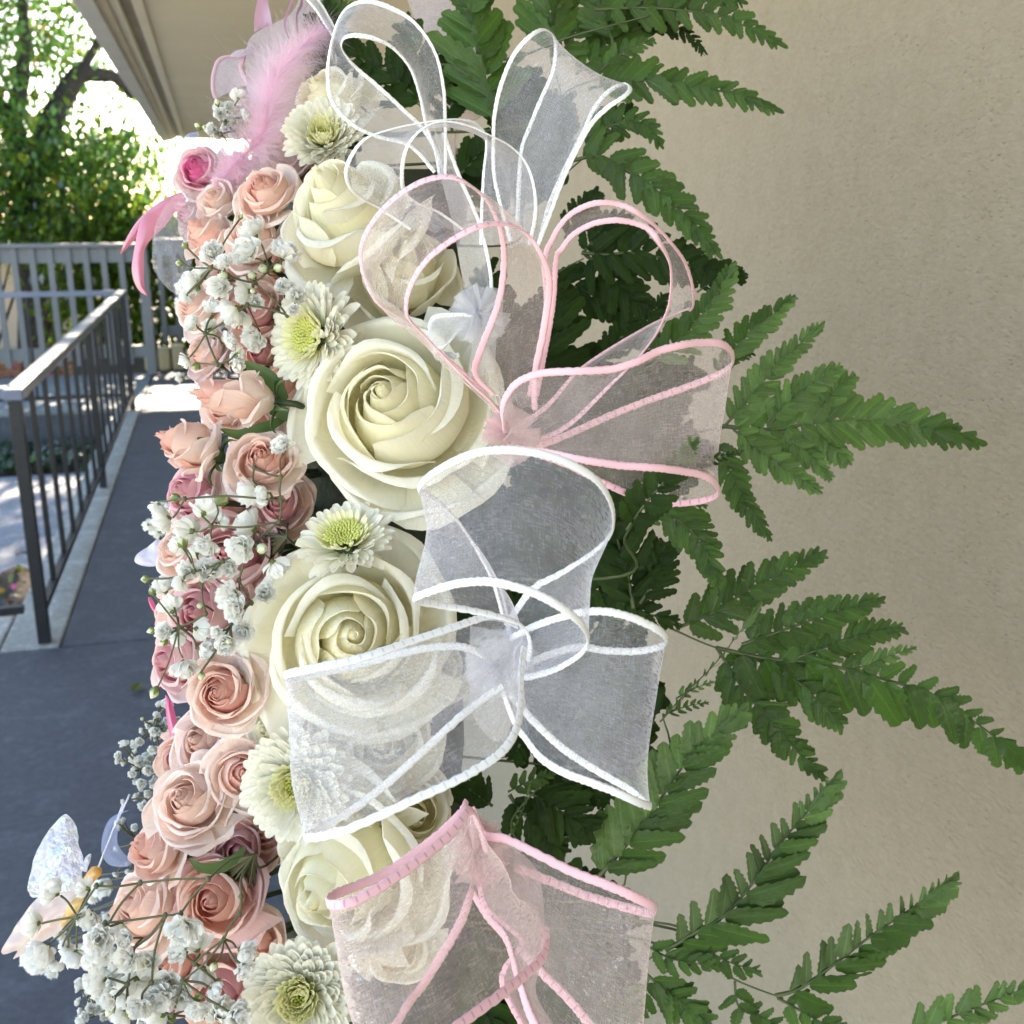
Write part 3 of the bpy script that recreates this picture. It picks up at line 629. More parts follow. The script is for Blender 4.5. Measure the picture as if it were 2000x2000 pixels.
rose(425, 395, .565, 62, (-.4, .3, .8), 16, ('pr_mid', 'pr_out', 'pk_out'), 'pale peach rose between the feather tip and the pink satin tails', GP, 1.0, .06, seed=70)
rose(372, 420, .585, 48, (-.6, .3, .7), 16, ('pk_mid', 'pk_out', 'pk_out'), 'blush rose behind the white sheer ribbon tail', GP, 1.0, .06, seed=71)
rose(455, 330, .575, 56, (-.4, .4, .8), 16, ('pk_mid', 'pk_mid', 'pk_out'), 'pink rose under the lower end of the feather', GP, 1.0, .06, seed=72)
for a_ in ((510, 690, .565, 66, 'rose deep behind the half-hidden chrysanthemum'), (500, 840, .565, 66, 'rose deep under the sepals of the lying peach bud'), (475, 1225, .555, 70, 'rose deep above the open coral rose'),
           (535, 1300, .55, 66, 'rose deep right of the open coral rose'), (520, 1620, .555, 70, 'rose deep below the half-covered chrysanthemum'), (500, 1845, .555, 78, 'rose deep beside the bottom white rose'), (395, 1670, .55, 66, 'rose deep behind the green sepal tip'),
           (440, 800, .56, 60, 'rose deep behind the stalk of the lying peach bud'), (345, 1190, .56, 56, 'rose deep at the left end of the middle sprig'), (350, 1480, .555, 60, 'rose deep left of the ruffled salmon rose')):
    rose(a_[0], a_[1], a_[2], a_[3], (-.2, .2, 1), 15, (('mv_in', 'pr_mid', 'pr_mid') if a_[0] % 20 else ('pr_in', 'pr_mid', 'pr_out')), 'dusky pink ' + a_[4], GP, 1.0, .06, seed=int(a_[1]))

# ------------------------------------------------------------------ chrysanthemums
def floret_mesh(name, wd, curl, mat, tipr=.5):
    rows = []; uvs = []
    for v in (0, .2, .4, .58, .72, .84, .92, .97, 1.0):
        wv = wd * (.35 + .65 * math.sin(min(1, v * 1.15) * math.pi * .5)) * (math.sqrt(max(0, 1 - ((v - .72) / .28) ** 2)) if v > .72 else 1) + .004
        rows.append([Vector((s_ * wv, v, curl * v * v - .05 * v + .55 * wv * (abs(s_) ** 2))) for s_ in (-1, -.5, 0, .5, 1)])
        uvs.append([(.5 + .5 * s_, v) for s_ in (-1, -.5, 0, .5, 1)])
    return MB().grid(rows, uvs).mesh(name, mat)
FL = [floret_mesh('ray_floret', .125, c, MAT['ch_out']) for c in (.10, .22, .34, -.06)]
FI = [floret_mesh('inner_floret', .15, c, MAT['ch_in']) for c in (.25, .4)]
def dirmat(p, dr, nrm, ln, wd=1.0):
    y = dr.normalized(); z = (nrm - y * nrm.dot(y))
    z = z.normalized() if z.length > 1e-4 else y.orthogonal().normalized(); x = y.cross(z)
    mm = Matrix((x * ln * wd, y * ln, z * ln)).transposed().to_4x4(); mm.translation = p; return mm
def mum(px, py, d, rpx, axis, label, n=200, seed=0, cup=0.0, disc=.30, inn=.16):
    rg = random.Random(seed + 900); Rr = rpx / F * d; ax = V(*axis); b = P(px, py, d) - ax * .25 * Rr
    e = empty('chrysanthemum', Matrix.Translation(b) @ basis(ax, rg.uniform(0, 6)).to_4x4(), label, 'chrysanthemum', 'white chrysanthemums between the roses')
    md = MB(); mi = MB()
    for i in range(n):
        t = (i + .5) / n; a = i * GOLD; q = math.sqrt(t)
        elv = R(4 + 84 * q ** 1.15 - cup * 30 * q) + rg.gauss(0, .05)
        out = Vector((math.cos(a), math.sin(a), 0)); dr = out * math.sin(elv) + Vector((0, 0, 1)) * math.cos(elv)
        nrm = -out * math.cos(elv) + Vector((0, 0, 1)) * math.sin(elv)
        if t < disc:
            p = out * (.42 * q * Rr) + Vector((0, 0, (.20 + .13 * q) * Rr)); ln = (.09 + .07 * q) * Rr
            blob(md, p, dr, ln)
        elif t < disc + inn:
            p = out * (.30 * q * Rr) + Vector((0, 0, .12 * Rr)); ln = (.30 + .18 * q) * Rr
            link('inner_floret', rg.choice(FI), e, dirmat(p, dr, nrm, ln, .8))
        else:
            p = out * (.20 * Rr) + Vector((0, 0, (.14 - .16 * q) * Rr)); ln = (.84 * q + rg.uniform(-.05, .03)) * Rr
            link('ray_floret', rg.choice(FL), e, dirmat(p, dr, nrm, ln, 1.0))
    tag(md.obj('disc', MAT['ch_disc'], e), kind='stuff')
    inv = e.matrix_world.inverted(); m = MB()
    m.tube(cr([inv @ to_foam(b), Vector((0, 0, -.5 * Rr)), Vector((0, 0, .1 * Rr))], 4), .0025, 6)
    m.tube([(0, 0, -.25 * Rr), (0, 0, -.1 * Rr), (0, 0, .06 * Rr)], [.05 * Rr, .22 * Rr, .28 * Rr], 10)
    m.obj('stem', MAT['rstem'], e); return e
def blob(m, p, dr, ln):
    x = dr.orthogonal().normalized(); y = dr.cross(x); rows = []; uvs = []
    for h, wd_ in ((0, .16), (.5, .26), (.88, .23), (1.04, .03)):
        rows.append([p + dr * (ln * h) + (x * math.cos(k * 1.2566) + y * math.sin(k * 1.2566)) * (ln * wd_) for k in range(5)]); uvs.append([(0, h)] * 5)
    b = len(m.v)
    for r_ in rows: m.v += [tuple(q) for q in r_]
    for i in range(3):
        for j in range(5):
            k = (j + 1) % 5; m.f.append((b + i * 5 + j, b + i * 5 + k, b + i * 5 + 5 + k, b + i * 5 + 5 + j)); m.mi.append(0)
            m.uv += [uvs[i][0], uvs[i][0], uvs[i + 1][0], uvs[i + 1][0]]
mum(672, 1046, .460, 104, (-.12, .80, .66), 'white chrysanthemum with a wide green centre between the two open white roses', 230, 1, disc=.44)
mum(600, 655, .485, 112, (-.62, .05, .78), 'white chrysanthemum half behind the left of the large white rose', 300, 2, disc=.30, inn=.2)
mum(575, 1535, .465, 116, (-.15, .05, 1), 'white chrysanthemum half covered by the wide white ribbon', 330, 3, cup=.3, disc=.10, inn=.30)
mum(585, 1950, .450, 122, (-.05, .25, 1), 'white chrysanthemum at the bottom edge with a yellow-green heart', 340, 4, cup=.5, disc=.08, inn=.30)
mum(632, 262, .545, 88, (.0, .35, 1), 'small white chrysanthemum at the top beside the white bow', 300, 5, cup=.5, disc=.10, inn=.30)
mum(632, 572, .52, 48, (.2, .75, .5), 'tiny half-open chrysanthemum above the half-hidden one', 120, 6, cup=.6, disc=.15)

# ------------------------------------------------------------------ baby's breath
def bloom_mesh(seed):
    rg = random.Random(seed); m = MB()
    for k in range(32):
        q = math.sqrt((k + .5) / 32); el_ = R(6 + 92 * q) + rg.gauss(0, .1); a = k * GOLD + rg.uniform(-.3, .3)
        out = Vector((math.cos(a), math.sin(a), 0)); dr = out * math.sin(el_) + Vector((0, 0, math.cos(el_))); sd = Vector((0, 0, 1)).cross(out)
        nr = dr.cross(sd); ln = (1.12 - .12 * q) * rg.uniform(.85, 1.1); wd = .33 * rg.uniform(.8, 1.2); s1 = rg.uniform(0, 6)
        tw = rg.gauss(0, .35); rows = []; uvs = []
        for i in range(5):
            v = i / 4; wv = wd * (.25 + .75 * math.sin(v * 2.2)) * (.82 if i == 4 else 1)
            rows.append([dr * (ln * v * (1 - .10 * u * u + (.07 * math.sin(7 * u + s1) if i == 4 else 0))) + (sd + nr * tw) * (wv * u) + nr * (.42 * v * v * (.35 + .65 * q) + .24 * u * u * v) + nr * .10 * math.sin(3 * u + s1) * v + dr * 0 for u in (-1, -.33, .33, 1)])
            uvs.append([(.5 + .5 * u, v) for u in (-1, -.33, .33, 1)])
        m.grid(rows, uvs)
    return m.mesh('blossom', MAT['bb'])
BLOOM = [bloom_mesh(s_) for s_ in range(5)]
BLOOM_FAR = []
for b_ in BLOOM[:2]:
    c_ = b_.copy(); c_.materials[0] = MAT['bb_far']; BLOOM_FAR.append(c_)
def calyx_mesh():
    m = MB()
    for k in range(5):
        a = k * 1.2566; out = Vector((math.cos(a), math.sin(a), 0)); sd = Vector((-out.y, out.x, 0)); rows = []; uvs = []
        for i in range(6):
            v = i / 5; rr = .10 + .50 * math.sin(v * 1.5); wv = .24 * math.sin(math.pi * (.15 + .85 * v)) + .01
            rows.append([out * (rr * (1.08 - .08 * abs(s_))) + sd * (wv * s_) + Vector((0, 0, -.25 + .95 * v)) for s_ in (-1, 0, 1)]); uvs.append([(.5 + .5 * s_, v) for s_ in (-1, 0, 1)])
        m.grid(rows, uvs)
    m.tube([(0, 0, -.34), (0, 0, -.24), (0, 0, -.1)], [.05, .11, .2], 7)
    return m.mesh('calyx', MAT['calyx'])
CALYX = calyx_mesh()
def bud_mesh():
    m = MB(); rows = []; uvs = []
    for i in range(9):
        v = i / 8; r_ = .62 * math.sin(math.pi * min(.97, .04 + v * .96)) ** .75 * (1 - .12 * v); rows.append([Vector((r_ * math.cos(a) * (1 + .05 * math.sin(5 * a)), r_ * math.sin(a) * (1 + .05 * math.sin(5 * a)), -.2 + 1.6 * v)) for a in [k * .6283 for k in range(10)]]); uvs.append([(k / 10, v) for k in range(10)])
    m.grid(rows, uvs, close=True); return m.mesh('bud', MAT['bud'])
BUD = bud_mesh()
def sprig(label, d0, root, nodes_, blooms, buds, seed, far=False, grp="sprigs of baby's breath"):
    """root: (px,py,d) list back into the spray; nodes_: {name: (px,py,dd, parent)}; blooms: (px,py,r[,node])"""
    rg = random.Random(seed); o = P(*root[-1])
    e = empty('gypsophila_sprig', o, label, "baby's breath", grp); m = MB()
    r0 = P(*root[0])
    m.tube(cr([p - o for p in [to_foam(r0)] + [P(*q) for q in root]], 5), .0007, 5)
    np_ = []
    for (px, py, dd, par) in nodes_:
        p = P(px, py, d0 + dd); np_.append(p); q = P(*root[-1]) if par is None else np_[par]
        mid = q.lerp(p, .5) + V(rg.gauss(0, 1), rg.gauss(0, 1), .4) * (.06 * (p - q).length)
        m.tube(cr([q - o, mid - o, p - o], 4), .0005, 5)
        m.tube([p - o - V(0, 1, 0) * .0012, p - o, p - o + V(0, 1, 0) * .0012], [.0006, .0013, .0006], 5)
    def nearest(p): return min(np_ + [o], key=lambda q: (q - p).length)
    if not far: blooms = list(blooms) + [(b_[0] + rg.gauss(0, 25), b_[1] + rg.gauss(0, 25), b_[2] * rg.uniform(.55, .85), d0 + rg.uniform(.004, .03)) for b_ in blooms for q_ in range(2) if rg.random() < .8]
    for lst, isb in ((blooms, True), (buds, False)):
        for it in lst:
            px, py, rp_ = it[:3]; d = d0 + (it[3] if len(it) > 3 else rg.uniform(-.014, .016)); p = P(px, py, d); q = nearest(p)
            if (p - q).length < .008: q = q - TOCAM * .012
            rr = rp_ / F * d; dv = (p - q).normalized()
            ax = (dv * .8 + TOCAM * rg.uniform(.15, .75) + Vector((rg.gauss(0, .25), rg.gauss(0, .25), rg.gauss(0, .25)))).normalized()
            if not isb: ax = (dv + Vector((rg.gauss(0, .2), rg.gauss(0, .2), rg.gauss(0, .2)))).normalized()
            sc_ = rr * (1.0 if isb else .95); bp = p - ax * (sc_ * .55)
            mm = Matrix.Translation(bp - o) @ (basis(ax, rg.uniform(0, 6)) * sc_).to_4x4()
            if isb:
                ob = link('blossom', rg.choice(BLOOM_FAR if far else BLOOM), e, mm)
                if rp_ > 9: link('calyx', CALYX, ob, Matrix.Scale(.62, 4))
            else:
                ob = link('bud', BUD, e, mm); link('calyx', CALYX, ob, Matrix.Scale(1.12, 4))
            m.tube(cr([q - o, (q.lerp(bp, .55) + V(rg.gauss(0, 1), rg.gauss(0, 1), 0) * .0012) - o, bp - ax * sc_ * .3 - o], 3), .0005, 4)
    m.obj('stem', MAT['stem'], e); return e
def S(fn, lst): return [fn(a[0], a[1]) + ((a[2] * (fn(1, 0)[0] - fn(0, 0)[0])),) + tuple(a[3:]) for a in lst]
sprig("upper baby's breath sprig crossing the coral roses below the feather", .475,
      [(600, 640, .53), (560, 622, .50)],
      [(*Z1(1440, 1190), 0, None), (*Z1(1080, 840), 0, 0), (*Z1(800, 760), -.003, 1), (*Z1(620, 680), -.003, 2), (*Z1(1010, 1080), 0, 0), (*Z1(560, 1390), 0, 4), (*Z1(690, 1720), 0, 5), (*Z1(1250, 700), 0, 1)],
      S(Z1, [(1030, 270, 165), (980, 480, 190), (1420, 480, 175), (620, 500, 145), (740, 610, 110), (420, 850, 150), (520, 740, 110), (700, 880, 145), (950, 940, 150), (1110, 1050, 95), (640, 1090, 120), (820, 1170, 180), (960, 1230, 110), (1430, 890, 130), (1560, 970, 110), (400, 1270, 110), (590, 1290, 95), (820, 1460, 110), (1060, 1450, 165), (900, 1700, 125), (330, 1690, 95), (1500, 1130, 80), (940, 1590, 70), (340, 1000, 80)]),
      S(Z1, [(340, 440, 62), (280, 630, 60), (940, 130, 48), (1060, 760, 75), (1180, 690, 90), (1340, 680, 85), (760, 760, 70), (640, 1390, 75), (460, 1740, 75), (1070, 930, 55), (910, 1580, 50), (470, 900, 60)]), 71)
sprig("middle baby's breath sprig left of the green-centred chrysanthemum", .470,
      [(600, 1075, .535), (560, 1050, .505)],
      [(*Z2(1530, 640), 0, None), (*Z2(1550, 420), 0, 0), (*Z2(1550, 170), 0, 1), (*Z2(1270, 70), 0, 2), (*Z2(1240, 880), 0, 0), (*Z2(820, 680), 0, 0), (*Z2(540, 400), -.005, 1), (*Z2(940, 1050), 0, 4), (*Z2(640, 1160), -.004, 7), (*Z2(720, 1280), 0, 7), (*Z2(1110, 1250), 0, 4), (*Z2(760, 1600), 0, 9), (*Z2(1240, 1490), 0, 10), (*Z2(480, 1740), 0, 11), (*Z2(1020, 1730), 0, 12)],
      S(Z2, [(1230, 330, 185), (1340, 360, 120), (780, 500, 165), (300, 620, 150), (250, 500, 105), (560, 720, 165), (1180, 660, 185), (950, 640, 95), (1110, 930, 165), (760, 900, 140), (470, 880, 110), (780, 1130, 160), (320, 1290, 150), (560, 1150, 110), (400, 1510, 155), (990, 1430, 185), (1060, 1560, 150), (1000, 1130, 110), (1520, 1130, 165), (1380, 1380, 120), (720, 1770, 130), (320, 1790, 105), (460, 1860, 105), (870, 1800, 75), (1150, 1790, 130), (950, 1880, 120), (680, 950, 100), (480, 1300, 100)]) +
      [(549, 868, 24), (358, 1310, 30), (405, 1270, 26), (440, 1262, 24)],
      S(Z2, [(440, 390, 90), (930, 410, 110), (1350, 920, 105), (130, 1240, 70), (200, 1370, 65), (190, 1780, 60), (700, 1520, 60), (320, 1900, 75), (520, 860, 90), (1000, 1890, 60)]) + [(302, 1352, 17), (393, 1320, 12)], 72)
sprig("lowest baby's breath sprig with long dark stems across the bottom left corner", .440,
      [(520, 1690, .53), (498, 1668, .49)],
      [(*A4(1210, 1090), 0, None), (*A4(1050, 1290), 0, 0), (*A4(960, 1300), 0, 1), (*A4(610, 1345), 0, 2), (*A4(815, 1112), .004, 0), (*A4(560, 1130), 0, 4), (*A4(620, 1370), 0, 4), (*A4(1400, 1190), 0, None), (*A4(770, 1500), -.003, 2), (*A4(880, 1690), -.003, 2), (*A4(1390, 1290), 0, 7), (*A4(1300, 1440), 0, 10), (*A4(1060, 1680), -.003, 11), (*A4(450, 1310), 0, 5), (*A4(740, 1700), -.004, 8), (*A4(1130, 1580), 0, 11), (*A4(1000, 1880), 0, 12)],
      S(A4, [(285, 1155, 88), (485, 1135, 62), (180, 1345, 80), (230, 1530, 105), (430, 1560, 80), (385, 1500, 50), (505, 1330, 80), (580, 1440, 95), (560, 1545, 95), (690, 1390, 70), (720, 1440, 60), (730, 1560, 85), (1060, 1400, 110), (1120, 1450, 100), (1030, 1500, 85), (545, 1690, 98), (790, 1700, 95), (850, 1580, 80), (960, 1720, 105), (920, 1790, 90), (1440, 1520, 90), (1420, 1620, 70), (900, 1880, 100), (1050, 1780, 80), (1290, 1850, 100), (1390, 1890, 90), (700, 1780, 80), (690, 1890, 75), (1150, 1860, 80), (330, 1600, 50), (1180, 1660, 75), (620, 1800, 60), (800, 1850, 80), (1250, 1740, 60)]),
      S(A4, [(640, 1850, 50), (1000, 1900, 42), (1150, 1780, 40), (985, 1890, 36), (1240, 1600, 42), (1270, 1690, 40), (750, 1880, 42)]), 73)
fr = random.Random(3); fb = []
for k in range(62):
    t = fr.random(); cx = 300 + (268 - 300) * t + (20 * math.sin(t * 9)); fb.append((cx + fr.gauss(0, 19), 1372 + 185 * t, fr.uniform(7, 11)))
for k in range(26): fb.append((fr.gauss(270, 22), fr.uniform(1560, 1720), fr.uniform(6, 10)))
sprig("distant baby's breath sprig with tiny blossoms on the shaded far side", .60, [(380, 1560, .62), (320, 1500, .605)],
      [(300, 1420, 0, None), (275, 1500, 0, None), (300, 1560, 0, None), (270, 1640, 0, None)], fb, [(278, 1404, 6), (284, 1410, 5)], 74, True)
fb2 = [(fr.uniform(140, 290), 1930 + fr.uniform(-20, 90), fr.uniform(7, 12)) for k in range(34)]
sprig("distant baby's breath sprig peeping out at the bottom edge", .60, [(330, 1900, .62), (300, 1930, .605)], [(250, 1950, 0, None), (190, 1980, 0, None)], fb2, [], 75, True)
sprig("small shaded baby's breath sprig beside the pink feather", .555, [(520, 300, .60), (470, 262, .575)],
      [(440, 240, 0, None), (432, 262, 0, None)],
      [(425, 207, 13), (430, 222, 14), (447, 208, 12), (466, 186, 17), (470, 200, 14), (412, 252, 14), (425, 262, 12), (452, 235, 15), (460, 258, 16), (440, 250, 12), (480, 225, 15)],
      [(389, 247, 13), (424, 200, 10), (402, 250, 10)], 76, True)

# leaves of the roses and a sepal
def blade(m, pts, wd, nrm, n=12, fold=.25):
    c = cr(pts, 5); rows = []; uvs = []
    for i, p in enumerate(c):
        v = i / (len(c) - 1); t = (c[min(i + 1, len(c) - 1)] - c[max(i - 1, 0)]).normalized(); s = t.cross(nrm).normalized(); nn = s.cross(t)
        w_ = wd * (math.sin(math.pi * min(.99, .06 + v * .93)) ** .8)
        rows.append([p + s * (w_ * u) + nn * (fold * w_ * abs(u)) for u in (-1, -.5, 0, .5, 1)]); uvs.append([(.5 + .5 * u, v) for u in (-1, -.5, 0, .5, 1)])
    m.grid(rows, uvs)
def leaf(label, pts, wd, mat='sepal', name='rose_leaf', cat='leaf'):
    o = P(*pts[0]); m = MB(); blade(m, [P(*q) - o for q in pts], wd * .62, V(.2, .3, 1))
    ob = m.obj(name, MAT[mat], None); ob.location = o; return tag(ob, label, cat, 'green leaves among the roses')
leaf('curved green sepal below the salmon rose', [(478, 1655, .50), (455, 1680, .495), (425, 1695, .49), (392, 1694, .485), (370, 1676, .483)], .0042)
leaf('dark green leaf between the two peach rosebuds', [(455, 905, .51), (425, 890, .50), (400, 868, .495), (385, 855, .49)], .005)
leaf('green leaf under the lying peach rosebud', [(560, 815, .515), (520, 835, .51), (470, 850, .505), (430, 838, .50)], .005)
leaf('dark leaf above the sideways peach rosebud', [(560, 780, .52), (530, 745, .515), (500, 725, .512), (478, 705, .51)], .007)
leaf('small green leaf between white rose and baby\'s breath', [(500, 770, .52), (540, 800, .515), (590, 830, .51)], .006)

# ------------------------------------------------------------------ leatherleaf fern fronds
def leaflet_mesh(seed, asym, mat):
    rg = random.Random(seed); nt = 6; rows = []; uvs = []
    ys = []
    for k in range(nt): ys += [(k / nt + .02, 1.0), (k / nt + .12, .80)]
    ys.append((1.0, .03))
    for y, f in ys:
        pr = min(1, .45 + y * 2.2) * (1 - max(0, y - .16)) ** .58 * 1.04
        wl = .5 * pr * f * (1 + asym * .25); wr = .5 * pr * f * (1 - asym * .25)
        if y > .99: wl = wr = .006
        z = -.10 * y * y + .04 * math.sin(2.5 * y + seed)
        rows.append([Vector((-wl, y + (.035 if f == 1 else 0), z + .14 * wl + .02 * rg.uniform(-1, 1))), Vector((-wl * .5, y, z + .10 * wl)), Vector((0, y, z)), Vector((wr * .5, y, z + .10 * wr)), Vector((wr, y + (.035 if f == 1 else 0), z + .14 * wr + .02 * rg.uniform(-1, 1)))])
        uvs.append([(q, y) for q in (0, .25, .5, .75, 1)])
    return MB().grid(rows, uvs).mesh('leaflet', mat)
LEAFLET = {k: [leaflet_mesh(s_, a_, MAT[k]) for s_ in (1, 2) for a_ in (-1, 1)] for k in ('fern', 'fern_dark', 'fern_pale', 'fern_lite')}
frg = random.Random(99)
def bez(pts, per=10):
    return cr(pts, per)
def pinna(fr_, o, pts, hw, n, mat='fern', tilt=0, ls=1.0, rs=1.0, lmat=None, rmat=None, ang=52, s0=.03, tipmat=None, lroll=0, rroll=0):
    """one branch of a frond: midrib plus toothed leaflets; pts in (px, py, depth); hw = half width in pixels"""
    wpts = [P(*q) for q in pts]; c = bez(wpts, 10); ln = [0]
    for a, b in zip(c, c[1:]): ln.append(ln[-1] + (b - a).length)
    tot = ln[-1]; W = 1.12 * hw / F * pts[len(pts) // 2][2]
    m = MB(); m.tube([p - o for p in c], [max(.0002, .0010 * (1 - .8 * i / len(c)) * min(1.3, W / .02 + .3)) for i in range(len(c))], 5)
    pn = m.obj('pinna', MAT['fern_stem'], fr_)
    def at(s):
        x = s * tot
        for i in range(len(c) - 1):
            if ln[i + 1] >= x: break
        f = (x - ln[i]) / max(1e-9, ln[i + 1] - ln[i]); return c[i].lerp(c[i + 1], f), (c[i + 1] - c[i]).normalized()
    for i in range(n):
        s = s0 + (.93 - s0) * (1 - (1 - (i + .5) / n) ** 1.25); taper = ((1 - s) ** .72) * min(1, .72 + s * 1.6) + .05
        for side in (-1, 1):
            k = ls if side < 0 else rs
            if k <= 0: continue
            p, t = at(min(.995, s + (.25 / n if side > 0 else 0)))
            nr = TOCAM - t * TOCAM.dot(t); nr.normalize(); nr = Matrix.Rotation(R(tilt), 3, t) @ nr
            sd = t.cross(nr) * side
            a = R(ang - 3 + frg.gauss(0, 4) - 14 * s); dr = t * math.cos(a) + sd * math.sin(a)
            dr = (dr + nr * frg.gauss(-.02, .10)).normalized()
            L_ = W * taper * k / math.sin(a) * frg.uniform(.93, 1.07); sp_ = tot / n
            wd = min(L_ * .60, max(sp_ * 1.50, L_ * .40))
            roll = lroll if side < 0 else rroll
            nn = Matrix.Rotation(R(frg.gauss(0, 15) + roll * side), 3, dr) @ nr
            mk = (lmat if side < 0 else rmat) or mat
            if tipmat and s > .72: mk = tipmat
            y = dr; z = (nn - y * nn.dot(y)).normalized(); x = y.cross(z)
            mm = Matrix((x * wd, y * L_, z * L_)).transposed().to_4x4(); mm.translation = p - o + nr * .0003 * side
            link('leaflet', frg.choice(LEAFLET[mk]), pn, mm)
    p, t = at(.80); nr = (TOCAM - t * TOCAM.dot(t)).normalized(); x = t.cross(nr); L_ = tot * .21
    mm = Matrix((x * max(L_ * .26, W * .34), t * L_, nr * L_)).transposed().to_4x4(); mm.translation = p - o
    link('leaflet', LEAFLET[tipmat or mat][0], pn, mm)
def frond(label, stem_pts, pins, cat='fern frond'):
    o = P(*stem_pts[0]); e = empty('fern_frond', o, label, 'fern', 'leatherleaf fern fronds spread behind the bows')
    m = MB(); c = bez([to_foam(o)] + [P(*q) for q in stem_pts], 8)
    m.tube([p - o for p in c], [.0009 * (1 - .6 * i / len(c)) for i in range(len(c))], 6); m.obj('stem', MAT['fern_stem'], e)
    for a in pins: pinna(e, o, *a[:-1], **a[-1])
    return e
def q3(fn, lst, d0, d1): # points from a crop, depth running d0 -> d1
    n = len(lst); return [(*fn(*p), d0 + (d1 - d0) * i / (n - 1)) for i, p in enumerate(lst)]
D = dict
frond('broad fern frond at the top edge reaching over the beige wall', [(960, 120, .60), (1120, 70, .59), (1270, 30, .58)], [
    (q3(B5, [(520, 60), (870, 50), (1250, 90), (1500, 180), (1725, 297)], .585, .575), 44, 13, 'fern', D(tilt=8)),
    (q3(B5, [(620, 40), (900, -20), (1200, -60), (1480, 20)], .592, .59), 50, 12, 'fern', D(tilt=-5)),
    (q3(B5, [(760, 190), (900, 150), (1050, 190), (1150, 250), (1212, 352)], .60, .60), 24, 11, 'fern_dark', {}),
    (q3(B5, [(640, 290), (610, 180), (560, 60), (520, -80)], .595, .60), 56, 8, 'fern', {}),
])
frond('fern frond pointing right below the top one, tip on the bare wall', [(1000, 300, .60), (1090, 190, .59), (1180, 150, .58)], [
    (q3(B5, [(480, 560), (740, 505), (980, 520), (1250, 560), (1480, 620), (1697, 712)], .58, .565), 46, 15, 'fern', D(tilt=-6)),
    (q3(B5, [(560, 440), (700, 330), (830, 270), (900, 255)], .585, .58), 26, 7, 'fern', {}),
])
frond('drooping fern frond right of the big white ribbon cone', [(1000, 420, .60), (1090, 350, .59), (1150, 300, .585)], [
    (q3(B5, [(380, 1010), (560, 985), (750, 1090), (950, 1230), (1120, 1390), (1230, 1520), (1288, 1632)], .58, .565), 52, 16, 'fern', D(tilt=5)),
    (q3(B5, [(400, 900), (560, 820), (720, 760), (850, 800), (945, 935)], .59, .585), 36, 12, 'fern', D(tilt=10)),
    (q3(B5, [(470, 800), (600, 730), (700, 690), (790, 680)], .595, .59), 24, 8, 'fern_dark', {}),
])
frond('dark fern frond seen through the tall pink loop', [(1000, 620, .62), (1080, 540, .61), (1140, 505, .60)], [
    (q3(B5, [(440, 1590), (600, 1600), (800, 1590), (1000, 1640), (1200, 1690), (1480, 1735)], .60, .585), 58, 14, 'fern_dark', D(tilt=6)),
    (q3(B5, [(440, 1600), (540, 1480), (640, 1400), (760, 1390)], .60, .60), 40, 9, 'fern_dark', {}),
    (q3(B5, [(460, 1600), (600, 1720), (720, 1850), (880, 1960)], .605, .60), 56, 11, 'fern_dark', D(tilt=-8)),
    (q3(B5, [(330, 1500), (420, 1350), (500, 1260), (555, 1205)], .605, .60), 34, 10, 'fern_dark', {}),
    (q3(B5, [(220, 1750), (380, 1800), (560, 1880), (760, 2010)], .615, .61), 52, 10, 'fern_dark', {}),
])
frond('small bright fern tip beside the right side of the tall pink loop', [(1180, 800, .60), (1280, 720, .59)], [
    (q3(B6, [(170, 520), (300, 400), (430, 260), (510, 150), (556, 20)], .575, .565), 46, 13, 'fern', D(tilt=-12, rmat='fern_lite')),
    (q3(B6, [(390, 170), (480, 110), (560, 70), (628, 95)], .58, .575), 20, 9, 'fern_dark', {}),
    (q3(B6, [(60, 460), (120, 380), (190, 260), (240, 180)], .60, .60), 36, 9, 'fern_dark', {}),
    (q3(B6, [(-60, 480), (0, 420), (60, 340), (60, 255)], .60, .60), 34, 8, 'fern_dark', {}),
])
frond('wide spreading fern frond at the right, pointing to the wall edge', [(1240, 880, .585), (1330, 850, .58), (1420, 835, .572)], [
    (q3(B6, [(500, 800), (740, 818), (950, 785), (1200, 778), (1400, 800), (1560, 835), (1757, 892)], .572, .565), 66, 19, 'fern_lite', D(tilt=6, tipmat='fern')),
    (q3(B6, [(520, 520), (600, 400), (720, 300), (853, 183)], .575, .57), 36, 12, 'fern', D(tilt=-8, rmat='fern_lite')),
    (q3(B6, [(520, 800), (620, 690), (760, 520), (880, 410), (992, 308)], .57, .56), 38, 15, 'fern_lite', D(tilt=10)),
    (q3(B6, [(730, 800), (820, 690), (950, 590), (1078, 520)], .568, .56), 40, 11, 'fern_lite', D(tilt=-8)),
    (q3(B6, [(930, 790), (1000, 680), (1080, 600), (1140, 560)], .57, .565), 34, 8, 'fern_lite', {}),
    (q3(B6, [(560, 815), (660, 900), (800, 1000), (982, 1118)], .57, .56), 36, 13, 'fern_lite', D(tilt=8)),
    (q3(B6, [(740, 820), (850, 890), (950, 970), (1026, 1056)], .572, .565), 32, 10, 'fern_lite', {}),
    (q3(B6, [(930, 800), (990, 870), (1060, 930), (1100, 985)], .574, .57), 36, 7, 'fern_lite', {}),
    (q3(B6, [(470, 870), (540, 1010), (610, 1150), (680, 1250), (744, 1342)], .565, .555), 36, 14, 'fern', D(tilt=-6)),
    (q3(B6, [(480, 560), (520, 500), (590, 470), (660, 460)], .58, .58), 20, 7, 'fern', {}),
])
